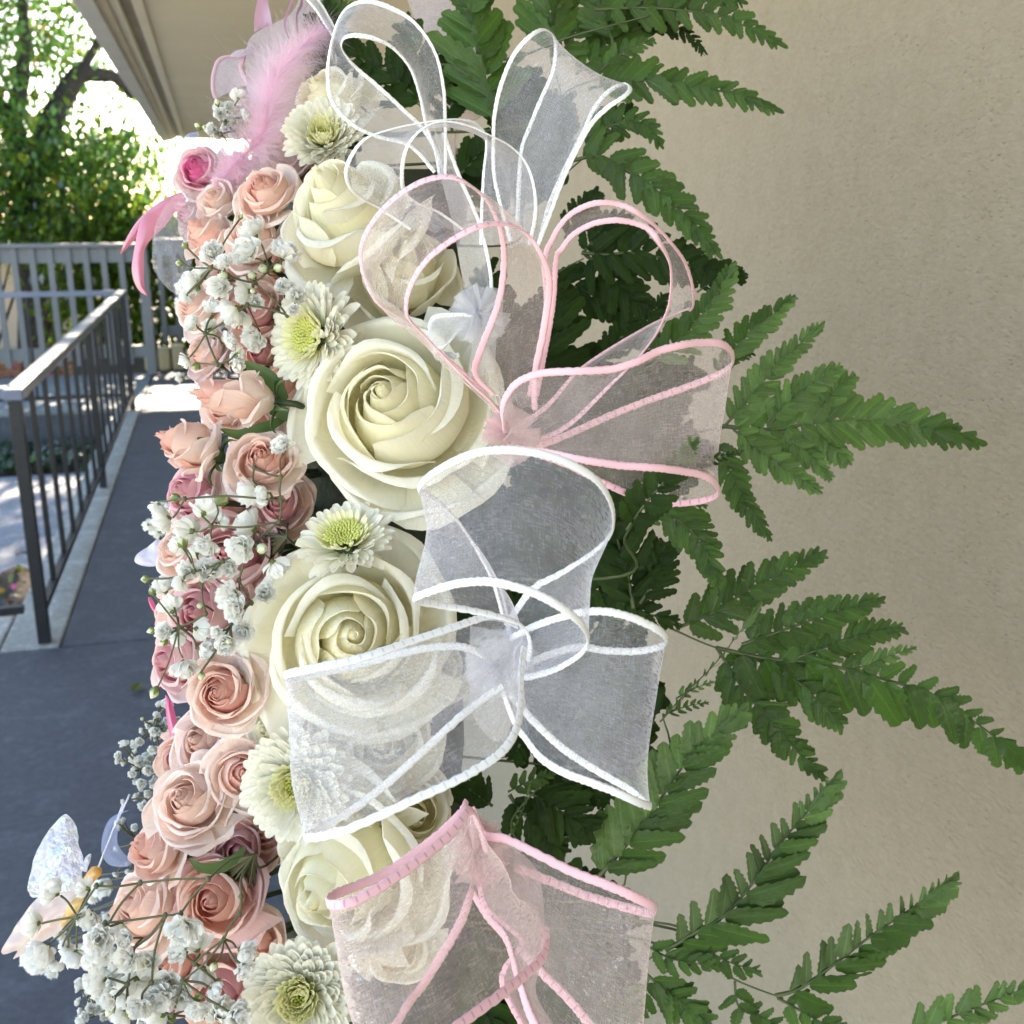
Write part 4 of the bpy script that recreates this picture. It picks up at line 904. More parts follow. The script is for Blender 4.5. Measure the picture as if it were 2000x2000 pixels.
frond('dark fern frond overlapping the lower edge of the right pink loop', [(1180, 1130, .48), (1220, 1050, .44), (1260, 980, .425)], [
    (q3(B6, [(60, 1290), (130, 1190), (230, 1070), (320, 960), (381, 865)], .43, .395), 44, 12, 'fern_dark', D(tilt=-6, tipmat='fern')),
    (q3(B6, [(250, 1040), (380, 985), (500, 950), (600, 920)], .42, .40), 17, 11, 'fern_dark', {}),
    (q3(B6, [(120, 1270), (260, 1190), (350, 1170), (440, 1180)], .47, .47), 22, 8, 'fern', {}),
    (q3(B6, [(200, 1160), (330, 1270), (400, 1350), (450, 1440), (487, 1560)], .50, .49), 44, 15, 'fern', D(tilt=8)),
])
frond('dark fern frond running down beside the white cylinder loop', [(1120, 1260, .56), (1180, 1180, .555), (1210, 1080, .55)], [
    (q3(B6, [(90, 1660), (60, 1500), (10, 1330), (-30, 1180), (-60, 1050)], .53, .52), 80, 12, 'fern_dark', D(tilt=5)),
    (q3(B6, [(120, 1640), (180, 1540), (220, 1440), (240, 1350)], .53, .53), 48, 8, 'fern_dark', {}),
    (q3(B7, [(-180, 350), (-20, 400), (130, 470), (320, 535)], .54, .53), 42, 9, 'fern_dark', {}),
    (q3(B6, [(-60, 1400), (60, 1180), (90, 1050), (60, 950)], .54, .54), 54, 10, 'fern_dark', {}),
    (q3(B6, [(-100, 1330), (-80, 1180), (-40, 1060), (0, 990)], .55, .55), 44, 8, 'fern_dark', {}),
])
frond('large fern frond at the lower right whose tip leaves the picture', [(1250, 1200, .58), (1316, 1230, .572), (1399, 1265, .57), (1500, 1287, .568)], [
    (q3(B7, [(480, 640), (720, 690), (960, 712), (1240, 780), (1500, 862), (1700, 990), (1900, 1140), (2075, 1262)], .568, .57), 98, 19, 'fern', D(tilt=8, ls=.55, rs=1.0, lmat='fern', ang=58)),
    (q3(B7, [(290, 550), (470, 470), (660, 350), (830, 265), (1002, 183)], .57, .56), 54, 13, 'fern', D(tilt=-6)),
    (q3(B7, [(600, 625), (830, 545), (1050, 470), (1278, 403)], .565, .555), 48, 13, 'fern', D(tilt=4)),
    (q3(B7, [(850, 690), (1040, 620), (1200, 570), (1372, 550)], .567, .56), 44, 11, 'fern', {}),
    (q3(B7, [(1090, 750), (1200, 720), (1320, 670), (1426, 636)], .568, .565), 24, 8, 'fern_lite', {}),
    (q3(B7, [(720, 690), (850, 790), (950, 880), (1080, 1020)], .572, .565), 50, 10, 'fern', {}),
    (q3(B7, [(490, 650), (620, 850), (760, 1010), (880, 1150), (1012, 1258)], .575, .565), 50, 14, 'fern', D(tilt=6)),
    (q3(B7, [(600, 640), (640, 690), (680, 700), (750, 690)], .57, .57), 20, 5, 'fern', {}),
])
frond('narrow fern leaf turned edge-on, pale green, behind the right white loop', [(1240, 1500, .56), (1295, 1393, .55)], [
    (q3(B7, [(215, 990), (340, 850), (470, 720), (580, 580), (692, 428)], .55, .535), 17, 13, 'fern_pale', D(tilt=66)),
    (q3(B7, [(230, 960), (300, 930), (370, 910), (445, 898)], .552, .545), 15, 6, 'fern', {}),
    (q3(B7, [(290, 880), (360, 840), (410, 820), (470, 798)], .552, .545), 14, 5, 'fern_lite', {}),
    (q3(B7, [(180, 1000), (150, 900), (110, 800), (120, 700)], .56, .56), 40, 7, 'fern_dark', {}),
])
frond('upright fern frond below the right white loop, with one brown-spotted leaflet', [(1160, 1760, .57), (1215, 1650, .56)], [
    (q3(B8, [(130, 690), (260, 540), (370, 400), (500, 210), (620, 90), (775, -45)], .55, .53), 80, 15, 'fern', D(tilt=-4, lmat='fern_lite', tipmat='fern_lite')),
])
frond('curling fern frond below it, pale undersides showing on its left', [(1270, 1800, .57), (1330, 1850, .565)], [
    (q3(B8, [(430, 980), (560, 900), (680, 830), (800, 690), (920, 520), (1040, 380), (1163, 232)], .56, .545), 84, 17, 'fern', D(ls=.62, lmat='fern_pale', rs=1.0, tipmat='fern_lite', lroll=-25)),
    (q3(B8, [(440, 960), (600, 985), (700, 1030), (830, 1070)], .565, .56), 40, 7, 'fern', {}),
])
frond('lowest right fern frond reaching up from the bottom edge', [(1270, 1805, .575), (1420, 1905, .57), (1530, 1950, .565)], [
    (q3(B8, [(890, 1170), (990, 1140), (1120, 1050), (1290, 920), (1480, 790), (1660, 660)], .562, .555), 78, 15, 'fern', D(ls=.6, lmat='fern_pale', tipmat='fern_lite', lroll=-25)),
    (q3(B8, [(720, 1110), (740, 1220), (850, 1270), (960, 1340)], .57, .57), 34, 7, 'fern', {}),
    (q3(B8, [(900, 1180), (1010, 1240), (1100, 1290), (1200, 1330)], .565, .56), 40, 6, 'fern', {}),
])
frond('fern leaflets hanging at the bottom right of the lower pink bow', [(1230, 1830, .565), (1262, 1880, .56)], [
    (q3(B8, [(340, 950), (420, 1000), (520, 1030), (640, 1040)], .56, .555), 36, 6, 'fern', {}),
    (q3(B8, [(350, 1080), (430, 1150), (520, 1220), (620, 1290)], .56, .555), 44, 8, 'fern', D(ang=44)),
    (q3(B8, [(360, 1090), (330, 1180), (290, 1260), (240, 1330)], .56, .56), 36, 7, 'fern', {}),
])
frond('fern tip at the bottom right corner of the photo', [(1700, 2080, .60), (1760, 2020, .59)], [
    (q3(B8, [(1420, 1340), (1600, 1270), (1800, 1190), (2000, 1120)], .585, .58), 46, 10, 'fern_lite', {}),
])
frond('dark fern frond between the white and the lower pink bows', [(980, 1680, .56), (1000, 1600, .55), (1060, 1530, .545)], [
    (q3(C4, [(930, 190), (880, 150), (820, 110), (760, 80)], .54, .53), 44, 7, 'fern_dark', {}),
    (q3(C4, [(1010, 120), (1110, 70), (1180, 50), (1240, 20)], .55, .55), 24, 6, 'fern', {}),
    (q3(Z7, [(700, 760), (850, 840), (980, 930), (1190, 1060)], .55, .54), 64, 9, 'fern_dark', D(tilt=-6)),
    (q3(Z7, [(560, 780), (640, 900), (800, 1060), (960, 1230)], .555, .55), 62, 9, 'fern_dark', {}),
    (q3(Z7, [(960, 660), (1080, 720), (1200, 800), (1330, 900)], .555, .55), 24, 9, 'fern_dark', {}),
    (q3(Z7, [(560, 1110), (620, 980), (680, 840), (710, 700)], .535, .53), 9, 8, 'fern_lite', D(tilt=60)),
    (q3(Z7, [(640, 400), (620, 440), (600, 480), (590, 500)], .56, .56), 30, 4, 'fern_dark', {}),
])
frond('fern frond standing up between the two top white loops', [(960, 330, .60), (963, 235, .60)], [
    (q3(C1, [(1090, 760), (1050, 560), (1000, 380), (970, 200), (950, 60), (930, -120)], .60, .60), 92, 9, 'fern', D(tilt=5, ang=50)),
])
frond('dark fern frond seen dimly through the big white ribbon cone', [(980, 480, .62), (1020, 420, .62)], [
    (q3(C1, [(1240, 1240), (1300, 1000), (1380, 760), (1480, 560)], .615, .61), 80, 9, 'fern_dark', {}),
    (q3(C1, [(1220, 1200), (1200, 900), (1220, 640), (1290, 380)], .62, .62), 80, 9, 'fern_dark', {}),
    (q3(C1, [(1180, 1300), (1050, 1120), (950, 1000), (860, 900)], .62, .62), 50, 7, 'fern_dark', {}),
])
frond('fern frond at the top edge left of the broad one', [(1060, 240, .605), (1075, 110, .60)], [
    (q3(C1, [(1420, 330), (1410, 180), (1400, 60), (1390, -120)], .60, .60), 74, 7, 'fern', D(ang=48)),
    (q3(C1, [(1440, 340), (1520, 250), (1580, 170), (1630, 90)], .605, .60), 42, 6, 'fern', {}),
    (q3(C1, [(1700, 380), (1760, 250), (1800, 120), (1830, -60)], .61, .61), 70, 7, 'fern', D(ang=46)),
    (q3(C1, [(1560, 430), (1660, 350), (1760, 330), (1860, 240)], .605, .60), 40, 6, 'fern', {}),
])
frond('dark fern frond inside the top left white loop', [(860, 260, .60), (800, 190, .60)], [
    (q3(C1, [(690, 620), (560, 500), (440, 400), (300, 330), (230, 240)], .60, .60), 62, 9, 'fern_dark', {}),
    (q3(C1, [(700, 640), (700, 520), (660, 380), (600, 240), (560, 120)], .605, .60), 60, 8, 'fern_dark', {}),
    (q3(C1, [(880, 1020), (940, 960), (990, 900), (1020, 830)], .60, .60), 46, 5, 'fern_dark', {}),
    (q3(C1, [(840, 760), (830, 660), (850, 560), (880, 450)], .61, .61), 46, 6, 'fern_dark', {}),
])
frond('dark fern sprigs behind the pink feather', [(720, 230, .61), (650, 160, .605)], [
    (q3(A5, [(960, 470), (920, 380), (900, 280), (890, 120), (960, 20)], .605, .60), 44, 9, 'fern_dark', {}),
    (q3(A5, [(1000, 400), (900, 500), (830, 560), (760, 620)], .60, .595), 30, 7, 'fern_dark', {}),
    (q3(A5, [(960, 300), (880, 200), (830, 130), (790, 110)], .605, .60), 24, 6, 'fern_dark', {}),
    (q3(A5, [(1010, 200), (1000, 110), (980, 60), (940, 10)], .61, .61), 36, 6, 'fern', {}),
])
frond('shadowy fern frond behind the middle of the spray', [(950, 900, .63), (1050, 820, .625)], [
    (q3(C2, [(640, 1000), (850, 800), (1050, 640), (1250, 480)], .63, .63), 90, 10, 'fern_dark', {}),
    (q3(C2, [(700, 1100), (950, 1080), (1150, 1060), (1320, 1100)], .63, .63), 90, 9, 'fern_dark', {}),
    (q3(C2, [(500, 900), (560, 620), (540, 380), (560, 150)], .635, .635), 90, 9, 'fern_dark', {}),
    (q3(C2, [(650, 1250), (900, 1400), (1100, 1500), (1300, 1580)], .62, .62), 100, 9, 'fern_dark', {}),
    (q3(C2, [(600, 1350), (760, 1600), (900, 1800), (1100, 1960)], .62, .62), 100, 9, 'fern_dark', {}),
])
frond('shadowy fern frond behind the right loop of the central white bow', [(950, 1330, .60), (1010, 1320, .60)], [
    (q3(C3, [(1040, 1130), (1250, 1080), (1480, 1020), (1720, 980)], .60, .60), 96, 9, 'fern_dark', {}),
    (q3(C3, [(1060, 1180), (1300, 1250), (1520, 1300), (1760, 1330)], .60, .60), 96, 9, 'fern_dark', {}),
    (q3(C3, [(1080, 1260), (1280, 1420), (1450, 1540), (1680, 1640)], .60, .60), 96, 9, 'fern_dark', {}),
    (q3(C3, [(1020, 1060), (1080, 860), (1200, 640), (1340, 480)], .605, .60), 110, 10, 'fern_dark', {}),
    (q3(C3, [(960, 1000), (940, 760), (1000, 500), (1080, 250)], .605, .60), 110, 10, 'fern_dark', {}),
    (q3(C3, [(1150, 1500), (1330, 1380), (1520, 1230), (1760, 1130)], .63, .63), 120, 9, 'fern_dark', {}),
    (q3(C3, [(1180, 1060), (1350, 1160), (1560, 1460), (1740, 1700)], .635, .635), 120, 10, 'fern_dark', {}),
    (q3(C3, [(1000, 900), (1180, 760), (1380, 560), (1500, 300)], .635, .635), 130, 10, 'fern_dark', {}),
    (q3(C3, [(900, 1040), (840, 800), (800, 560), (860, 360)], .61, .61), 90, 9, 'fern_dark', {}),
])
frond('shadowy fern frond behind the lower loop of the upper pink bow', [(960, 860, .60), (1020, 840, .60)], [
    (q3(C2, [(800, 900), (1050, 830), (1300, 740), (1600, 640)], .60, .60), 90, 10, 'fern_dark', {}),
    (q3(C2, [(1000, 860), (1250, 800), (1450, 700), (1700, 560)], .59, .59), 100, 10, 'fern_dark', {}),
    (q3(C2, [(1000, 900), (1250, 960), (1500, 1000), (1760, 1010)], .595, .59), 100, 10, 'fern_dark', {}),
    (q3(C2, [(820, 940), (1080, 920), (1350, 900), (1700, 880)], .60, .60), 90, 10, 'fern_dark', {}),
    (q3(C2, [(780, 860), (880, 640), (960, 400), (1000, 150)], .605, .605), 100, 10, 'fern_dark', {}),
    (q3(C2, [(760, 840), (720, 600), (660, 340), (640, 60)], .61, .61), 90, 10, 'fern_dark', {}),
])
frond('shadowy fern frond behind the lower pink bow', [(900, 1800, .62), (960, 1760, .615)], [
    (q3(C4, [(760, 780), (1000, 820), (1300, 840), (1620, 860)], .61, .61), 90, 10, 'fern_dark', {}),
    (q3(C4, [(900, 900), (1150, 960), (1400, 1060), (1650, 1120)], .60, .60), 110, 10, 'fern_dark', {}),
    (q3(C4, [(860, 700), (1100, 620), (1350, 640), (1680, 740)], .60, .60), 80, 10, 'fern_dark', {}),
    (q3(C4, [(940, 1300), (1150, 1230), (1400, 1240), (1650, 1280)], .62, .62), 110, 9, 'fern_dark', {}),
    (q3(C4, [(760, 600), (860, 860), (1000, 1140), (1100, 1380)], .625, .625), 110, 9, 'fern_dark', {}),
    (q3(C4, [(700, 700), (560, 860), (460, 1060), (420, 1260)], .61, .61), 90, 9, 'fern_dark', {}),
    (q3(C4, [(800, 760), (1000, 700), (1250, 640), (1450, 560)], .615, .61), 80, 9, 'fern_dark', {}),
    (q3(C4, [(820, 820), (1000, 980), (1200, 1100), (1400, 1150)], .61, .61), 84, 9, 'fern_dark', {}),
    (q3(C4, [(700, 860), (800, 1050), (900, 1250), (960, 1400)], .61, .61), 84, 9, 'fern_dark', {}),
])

# ------------------------------------------------------------------ ribbons
def ribbon(root, name, fn, rows_, mat, cordmat=None, rad=.0017, wrk=.0014, edges=(True, True), seed=0, per=9, nv=11, gather=.0022, ends=(1, 1)):
    o = root.matrix_world.translation
    A = cr([P(*fn(r[0], r[1]), r[2]) for r in rows_], per); B = cr([P(*fn(r[3], r[4]), r[5]) for r in rows_], per)
    n = len(A); grid = []; uv = []; s = 0
    for i in range(n):
        if i: s += ((A[i] - A[i - 1]).length + (B[i] - B[i - 1]).length) * .5
        t = ((A[min(i + 1, n - 1)] - A[max(i - 1, 0)]) + (B[min(i + 1, n - 1)] - B[max(i - 1, 0)])).normalized(); ac = B[i] - A[i]
        nr = t.cross(ac); nr = nr.normalized() if nr.length > 1e-9 else TOCAM
        g = (max(0, 1 - i / n / .16) * ends[0] + max(0, 1 - (1 - i / n) / .16) * ends[1])
        row = []; u_ = []
        for j in range(nv):
            v = j / (nv - 1); env = math.sin(math.pi * v) ** .7
            wv = wrk * noise.noise(Vector((s * 26 + seed * 7, v * 1.6, seed))) * env * 1.6 + gather * g * env * math.sin(v * 15 + seed + 2 * noise.noise(Vector((s * 40, seed, 0))))
            wv += .0022 * math.sin(math.pi * v) * (1 - g)
            row.append(A[i].lerp(B[i], v) + nr * wv - o); u_.append((s, v * .038))
        grid.append(row); uv.append(u_)
    lp = MB().grid(grid, uv).obj(name, mat, root)
    if cordmat:
        for c_, on in ((A, edges[0]), (B, edges[1])):
            if not on: continue
            m = MB(); sub = []
            for q_, (a, b) in enumerate(zip(c_, c_[1:])):
                k = max(1, int((b - a).length / .0009)); d0 = B[q_] - A[q_]; d1 = B[q_ + 1] - A[q_ + 1]
                for q in range(k): sub.append((a.lerp(b, q / k), d0.lerp(d1, q / k)))
            sub.append((c_[-1], B[-1] - A[-1])); rows2 = []; uvs2 = []; ss = 0; up = None
            for i, (p, ac) in enumerate(sub):
                if i: ss += (p - sub[i - 1][0]).length
                t = (sub[min(i + 1, len(sub) - 1)][0] - sub[max(i - 1, 0)][0]).normalized()
                ac = ac - t * ac.dot(t)
                if up is None: up = ac.normalized() if ac.length > 1e-5 else t.orthogonal().normalized()
                if ac.length > .004: up = (up * .8 + ac.normalized() * .2)
                up = (up - t * up.dot(t)).normalized(); sd = t.cross(up); rw = []
                for a in range(8):
                    th = 2 * math.pi * a / 8
                    r_ = rad * (.76 + .24 * abs(math.sin(ss * math.pi / .0023 + .5 * math.cos(th))) + .14 * noise.noise(Vector((ss * 420, a * .7, seed))))
                    rw.append(p + up * (math.cos(th) * r_ * 1.15) + sd * (math.sin(th) * r_ * .40) - o)
                rows2.append(rw); uvs2.append([(ss, a / 8) for a in range(8)])
            m.grid(rows2, uvs2, close=True); m.obj('wired_edge', cordmat, lp)
    return lp
def knot(root, c, r, mat, seed=0):
    o = root.matrix_world.translation; rg = random.Random(seed); m = MB()
    for k in range(9):
        a = rg.uniform(0, 6.28); ax = V(math.cos(a), math.sin(a), rg.gauss(0, .5)); sd = V(-math.sin(a), math.cos(a), 0); w_ = r * rg.uniform(.3, .6)
        m.grid([[c + ax * (r * (2 * i / 6 - 1)) * 1.0 + sd * (w_ * u * (.35 + .8 * abs(2 * i / 6 - 1))) + TOCAM * (r * .35 * math.cos((2 * i / 6 - 1) * 1.5) + .0015 * math.sin(u * 5 + k)) - o for u in (-1, -.6, -.2, .2, .6, 1)] for i in range(7)], [[(i * .004, u * .02) for u in range(6)] for i in range(7)])
    m.obj('knot', mat, root)
BG = 'sheer ribbon bows tied on the spray'
def bow(px, py, d, label): return empty('ribbon_bow', P(px, py, d), label, 'ribbon bow', BG)
bw = bow(900, 620, .455, 'topmost white organza bow with three tall loops')
ribbon(bw, 'loop', C1, [(800,1040,.445,770,1040,.447),(803,860,.435,745,880,.44),(800,680,.42,690,720,.43),(790,500,.405,655,560,.42),(740,300,.395,600,400,.41),(620,130,.39,500,280,.40),(480,45,.39,390,225,.395),(350,8,.395,290,206,.395),(240,40,.405,225,215,.40),(175,130,.415,200,250,.41),(130,300,.425,210,300,.42),(120,450,.43,280,390,.43),(150,600,.435,420,510,.435),(260,720,.44,560,640,.44),(400,790,.445,660,735,.445),(600,850,.45,740,860,.45),(740,1000,.455,790,1000,.455)], MAT['org_w'], MAT['cord_w'], .0008, seed=1)
ribbon(bw, 'loop', C1, [(1180,1400,.45,1330,1450,.445),(1090,1050,.445,1400,1270,.435),(1082,800,.44,1470,1080,.43),(1090,650,.43,1560,880,.42),(1130,480,.425,1650,720,.415),(1200,320,.42,1750,620,.41),(1290,215,.415,1840,560,.41),(1370,172,.42,1875,515,.415),(1430,210,.43,1840,487,.425),(1443,290,.44,1745,535,.435),(1425,420,.445,1660,640,.44),(1360,570,.45,1600,770,.445),(1290,740,.455,1490,990,.45),(1240,900,.46,1400,1200,.455),(1220,1300,.46,1340,1430,.46)], MAT['org_w'], MAT['cord_w'], .0009, seed=2)
ribbon(bw, 'loop', C1, [(1290,1420,.43,1010,1420,.44),(1325,1250,.415,1014,1200,.435),(1315,1080,.405,1025,1000,.43),(1265,940,.40,1040,860,.425),(1180,850,.395,1030,770,.42),(1060,785,.39,980,715,.41),(950,735,.388,890,694,.405),(830,706,.386,790,696,.40),(730,716,.386,640,717,.40),(645,768,.388,480,752,.40),(585,845,.39,340,805,.40),(555,950,.40,260,900,.405),(552,1060,.41,226,1000,.41),(570,1120,.42,250,1090,.42),(640,1180,.43,320,1155,.43),(760,1230,.44,420,1210,.44),(900,1330,.45,600,1330,.45)], MAT['org_w'], MAT['cord_w'], .0008, seed=3)
ribbon(bw, 'tail', C1, [(790,770,.45,700,790,.45),(830,880,.45,740,900,.452),(890,1040,.452,780,1050,.455),(1000,1300,.455,850,1330,.46),(1060,1560,.455,900,1600,.46),(1070,1700,.46,960,1720,.46)], MAT['org_w2'], MAT['cord_w'], .0008, edges=(True, False), seed=4)
ribbon(bw, 'tail', C1, [(1090,1740,.455,960,1820,.455),(1000,1830,.45,860,1940,.45),(860,1830,.448,800,2010,.448),(730,1850,.45,740,2040,.45),(720,1960,.455,760,2080,.455),(840,2100,.455,880,2060,.458)], MAT['org_w2'], MAT['cord_w'], .0011, seed=5)
ribbon(bw, 'tail', C1, [(1000,1850,.455,1110,1800,.455),(960,2000,.46,1100,1960,.46),(930,2200,.465,1090,2150,.465)], MAT['org_w2'], None, seed=6)
knot(bw, P(*C1(1000, 1830), .452), .012, MAT['org_w2'], 1)
bp = bow(985, 865, .43, 'large pink-edged organza bow right of the big white rose')
ribbon(bp, 'loop', C1, [(1080,2290,.43,1320,2380,.425),(975,2170,.425,1324,2160,.415),(1015,2010,.415,1365,1960,.405),(1105,1775,.405,1400,1740,.395),(1140,1560,.395,1403,1600,.385),(1135,1400,.385,1365,1490,.375),(1100,1270,.378,1290,1375,.37),(1030,1150,.372,1195,1312,.365),(910,1055,.37,1090,1298,.362),(790,1026,.372,980,1322,.36),(650,1062,.375,850,1388,.362),(510,1150,.38,720,1485,.365),(395,1270,.385,640,1585,.37),(328,1390,.392,590,1690,.378),(310,1490,.40,575,1780,.385),(335,1620,.405,590,1850,.392),(420,1770,.41,678,1947,.40),(597,1878,.413,800,2075,.408),(760,2030,.418,950,2225,.415),(990,2236,.422,1080,2345,.42),(1128,2410,.425,1151,2455,.425)], MAT['org_p'], MAT['cord_p'], .00125, seed=7)
ribbon(bp, 'loop', C1, [(1290,2300,.44,1330,2300,.44),(1385,1800,.43,1420,1820,.43),(1378,1520,.42,1445,1510,.42),(1430,1375,.415,1475,1450,.415),(1500,1270,.41,1545,1362,.41),(1590,1208,.405,1655,1301,.405),(1690,1178,.40,1780,1279,.40),(1800,1184,.40,1890,1292,.40),(1910,1228,.40,1985,1332,.40),(2025,1315,.405,2050,1415,.40),(2125,1425,.41,2100,1510,.405),(2198,1535,.42,2115,1620,.41),(2240,1680,.43,2105,1750,.41),(2235,1790,.44,2074,1844,.412),(2190,1800,.445,2020,1950,.415),(1960,1905,.445,1910,2090,.42),(1600,2132,.44,1760,2235,.425),(1400,2350,.435,1500,2480,.43),(1200,2500,.43,1250,2580,.43)], MAT['org_p'], MAT['cord_p'], .00105, seed=8)
ribbon(bp, 'loop', C2, [(735,880,.42,745,965,.42),(722,770,.41,850,975,.41),(760,680,.40,930,985,.40),(830,620,.395,1010,1000,.395),(940,588,.39,1100,1020,.39),(1100,580,.385,1220,1040,.388),(1270,570,.385,1330,1055,.388),(1400,532,.385,1440,1062,.388),(1510,480,.388,1540,1070,.39),(1630,448,.39,1640,1085,.395),(1740,435,.395,1720,1100,.40),(1835,446,.40,1780,1130,.405),(1882,495,.41,1812,1175,.415),(1875,550,.42,1800,1205,.425),(1800,600,.428,1730,1230,.432),(1650,660,.432,1600,1245,.437),(1450,730,.435,1450,1230,.44),(1250,810,.437,1250,1150,.44),(1050,900,.438,1050,1050,.44),(900,960,.438,900,1000,.44)], MAT['org_p'], MAT['cord_p'], .00135, seed=9)
ribbon(bp, 'tail', C2, [(690,700,.435,760,690,.435),(720,820,.43,800,800,.43),(740,940,.428,860,900,.43),(720,1010,.43,830,1000,.43)], MAT['org_p2'], None, seed=10)
knot(bp, P(*C2(770, 905), .425), .011, MAT['org_p2'], 2)
bc = bow(975, 1290, .41, 'white organza bow in the centre, nearest to the viewer')
ribbon(bc, 'loop', C3, [(1050,880,.415,1160,1060,.405),(1000,700,.412,1172,980,.40),(930,560,.408,1140,905,.395),(850,430,.405,1060,865,.39),(760,330,.40,900,828,.385),(690,280,.392,740,800,.378),(648,258,.38,625,775,.366),(680,205,.368,700,738,.356),(770,145,.36,830,700,.349),(880,95,.354,970,690,.344),(1010,70,.35,1090,712,.34),(1150,76,.349,1200,748,.34),(1290,106,.35,1290,795,.341),(1410,160,.353,1370,850,.344),(1500,228,.358,1425,905,.35),(1555,325,.367,1446,960,.36),(1566,410,.378,1430,1010,.37),(1545,480,.39,1380,1055,.38),(1460,560,.40,1290,1105,.39),(1320,650,.408,1210,1130,.40),(1180,730,.412,1160,1140,.408),(1060,900,.415,1080,1130,.412)], MAT['org_w'], MAT['cord_w'], .00135, seed=11)
ribbon(bc, 'loop', C3, [(1110,900,.40,1145,1000,.395),(1040,866,.395,1130,1120,.385),(960,858,.388,1130,1250,.375),(860,890,.38,1112,1370,.365),(740,930,.373,1060,1470,.357),(620,970,.367,970,1545,.351),(480,1018,.36,820,1630,.345),(340,1060,.356,640,1712,.341),(200,1090,.355,440,1805,.34),(90,1112,.357,250,1880,.343),(18,1132,.366,112,1898,.352),(60,1148,.378,180,1860,.365),(200,1118,.385,330,1770,.375),(380,1078,.39,500,1640,.383),(560,1030,.393,680,1480,.39),(720,1000,.397,830,1340,.396),(860,1000,.402,930,1260,.402),(960,1040,.407,1040,1180,.407)], MAT['org_w'], MAT['cord_w'], .00140, seed=12)
ribbon(bc, 'loop', C3, [(1080,960,.41,1040,1200,.41),(1170,910,.40,1100,1360,.40),(1270,872,.392,1150,1430,.39),(1380,843,.386,1220,1520,.382),(1490,830,.382,1330,1590,.376),(1600,845,.381,1450,1635,.373),(1700,880,.383,1580,1685,.373),(1785,925,.388,1680,1730,.377),(1817,968,.398,1738,1750,.387),(1780,1000,.408,1720,1735,.397),(1660,1020,.414,1640,1670,.405),(1520,1015,.417,1500,1590,.41),(1400,1000,.418,1330,1480,.414),(1250,1040,.418,1180,1340,.416),(1120,1100,.418,1080,1220,.418)], MAT['org_w'], MAT['cord_w'], .00140, seed=13)
ribbon(bc, 'tail', C3, [(890,900,.412,1120,930,.41),(885,1080,.412,1130,1060,.41),(890,1270,.412,1110,1250,.41),(930,1370,.412,1090,1330,.41),(1000,1450,.414,1060,1430,.412)], MAT['org_w2'], None, seed=14)
knot(bc, P(*C3(1030, 1080), .412), .013, MAT['org_w2'], 3)
bd = bow(920, 1740, .40, 'lower pink-edged organza bow cut off by the bottom edge')
ribbon(bd, 'loop', C4, [(900,420,.40,1200,800,.39),(860,270,.39,1195,930,.38),(815,215,.382,1120,1020,.37),(720,330,.372,1000,1120,.358),(580,450,.362,850,1230,.347),(420,565,.353,700,1340,.338),(260,660,.347,540,1450,.332),(160,690,.347,420,1530,.332),(103,680,.356,330,1580,.342),(140,635,.37,330,1530,.357),(260,590,.38,390,1400,.37),(400,525,.388,500,1200,.38),(540,430,.393,590,1080,.387),(680,320,.397,760,800,.393),(780,220,.40,820,640,.398),(800,165,.403,830,600,.403)], MAT['org_p'], MAT['cord_p'], .00165, seed=15)
ribbon(bd, 'loop', C4, [(830,200,.405,830,620,.405),(890,332,.40,900,740,.40),(1000,358,.395,1000,860,.395),(1150,430,.388,1060,1060,.385),(1330,520,.383,1150,1300,.377),(1500,585,.38,1320,1500,.372),(1650,650,.38,1500,1600,.372),(1745,700,.386,1660,1640,.378),(1730,730,.398,1640,1600,.39),(1600,700,.408,1500,1400,.40),(1400,640,.413,1330,1180,.407),(1200,560,.415,1200,1050,.412),(1050,500,.416,1060,900,.415)], MAT['org_p'], MAT['cord_p'], .00165, edges=(True, True), seed=16)
ribbon(bd, 'tail', C4, [(830,230,.408,1000,380,.408),(850,450,.405,1150,500,.405),(900,700,.40,1190,700,.40),(1080,870,.395,1190,900,.395),(1000,1000,.39,1190,960,.39),(985,1100,.388,1150,1120,.39),(1080,1290,.388,1230,1280,.39),(1200,1500,.39,1350,1460,.39)], MAT['org_p2'], MAT['cord_p'], .0010, edges=(True, False), seed=17)
knot(bd, P(*C4(860, 420), .408), .012, MAT['org_p2'], 4)

# ribbons at the far left and top, on the shaded side
def tail_obj(label, fn, rows_, mat, cordmat=None, rad=.001, name='ribbon_tail', cat='ribbon', grp='loose ribbon tails on the left side', seed=0):
    c = P(*fn(rows_[0][0], rows_[0][1]), rows_[0][2]); e = empty(name, c, label, cat, grp)
    ribbon(e, 'strip', fn, rows_, MAT[mat], MAT[cordmat] if cordmat else None, rad, .0008, seed=seed, gather=.0008); return e
tail_obj('pink satin ribbon tail hanging lowest at the left, twisted', A1, [(1400,1470,.585,1420,1640,.585),(1270,1500,.585,1330,1600,.585),(1150,1580,.583,1250,1700,.583),(1060,1680,.58,1130,1820,.58),(1000,1960,.58,1090,1900,.58),(1000,2080,.58,1088,2020,.58),(1040,2180,.58,1090,2160,.58),(1105,2235,.58,1112,2225,.58)], 'satin', seed=21)
tail_obj('pointed pink satin ribbon tail reaching furthest left', A1, [(1400,1440,.59,1400,1500,.59),(1300,1470,.59,1310,1530,.59),(1180,1540,.588,1200,1620,.588),(1060,1640,.586,1090,1720,.586),(970,1770,.585,1000,1830,.585),(903,1915,.585,912,1920,.585)], 'satin', seed=22)
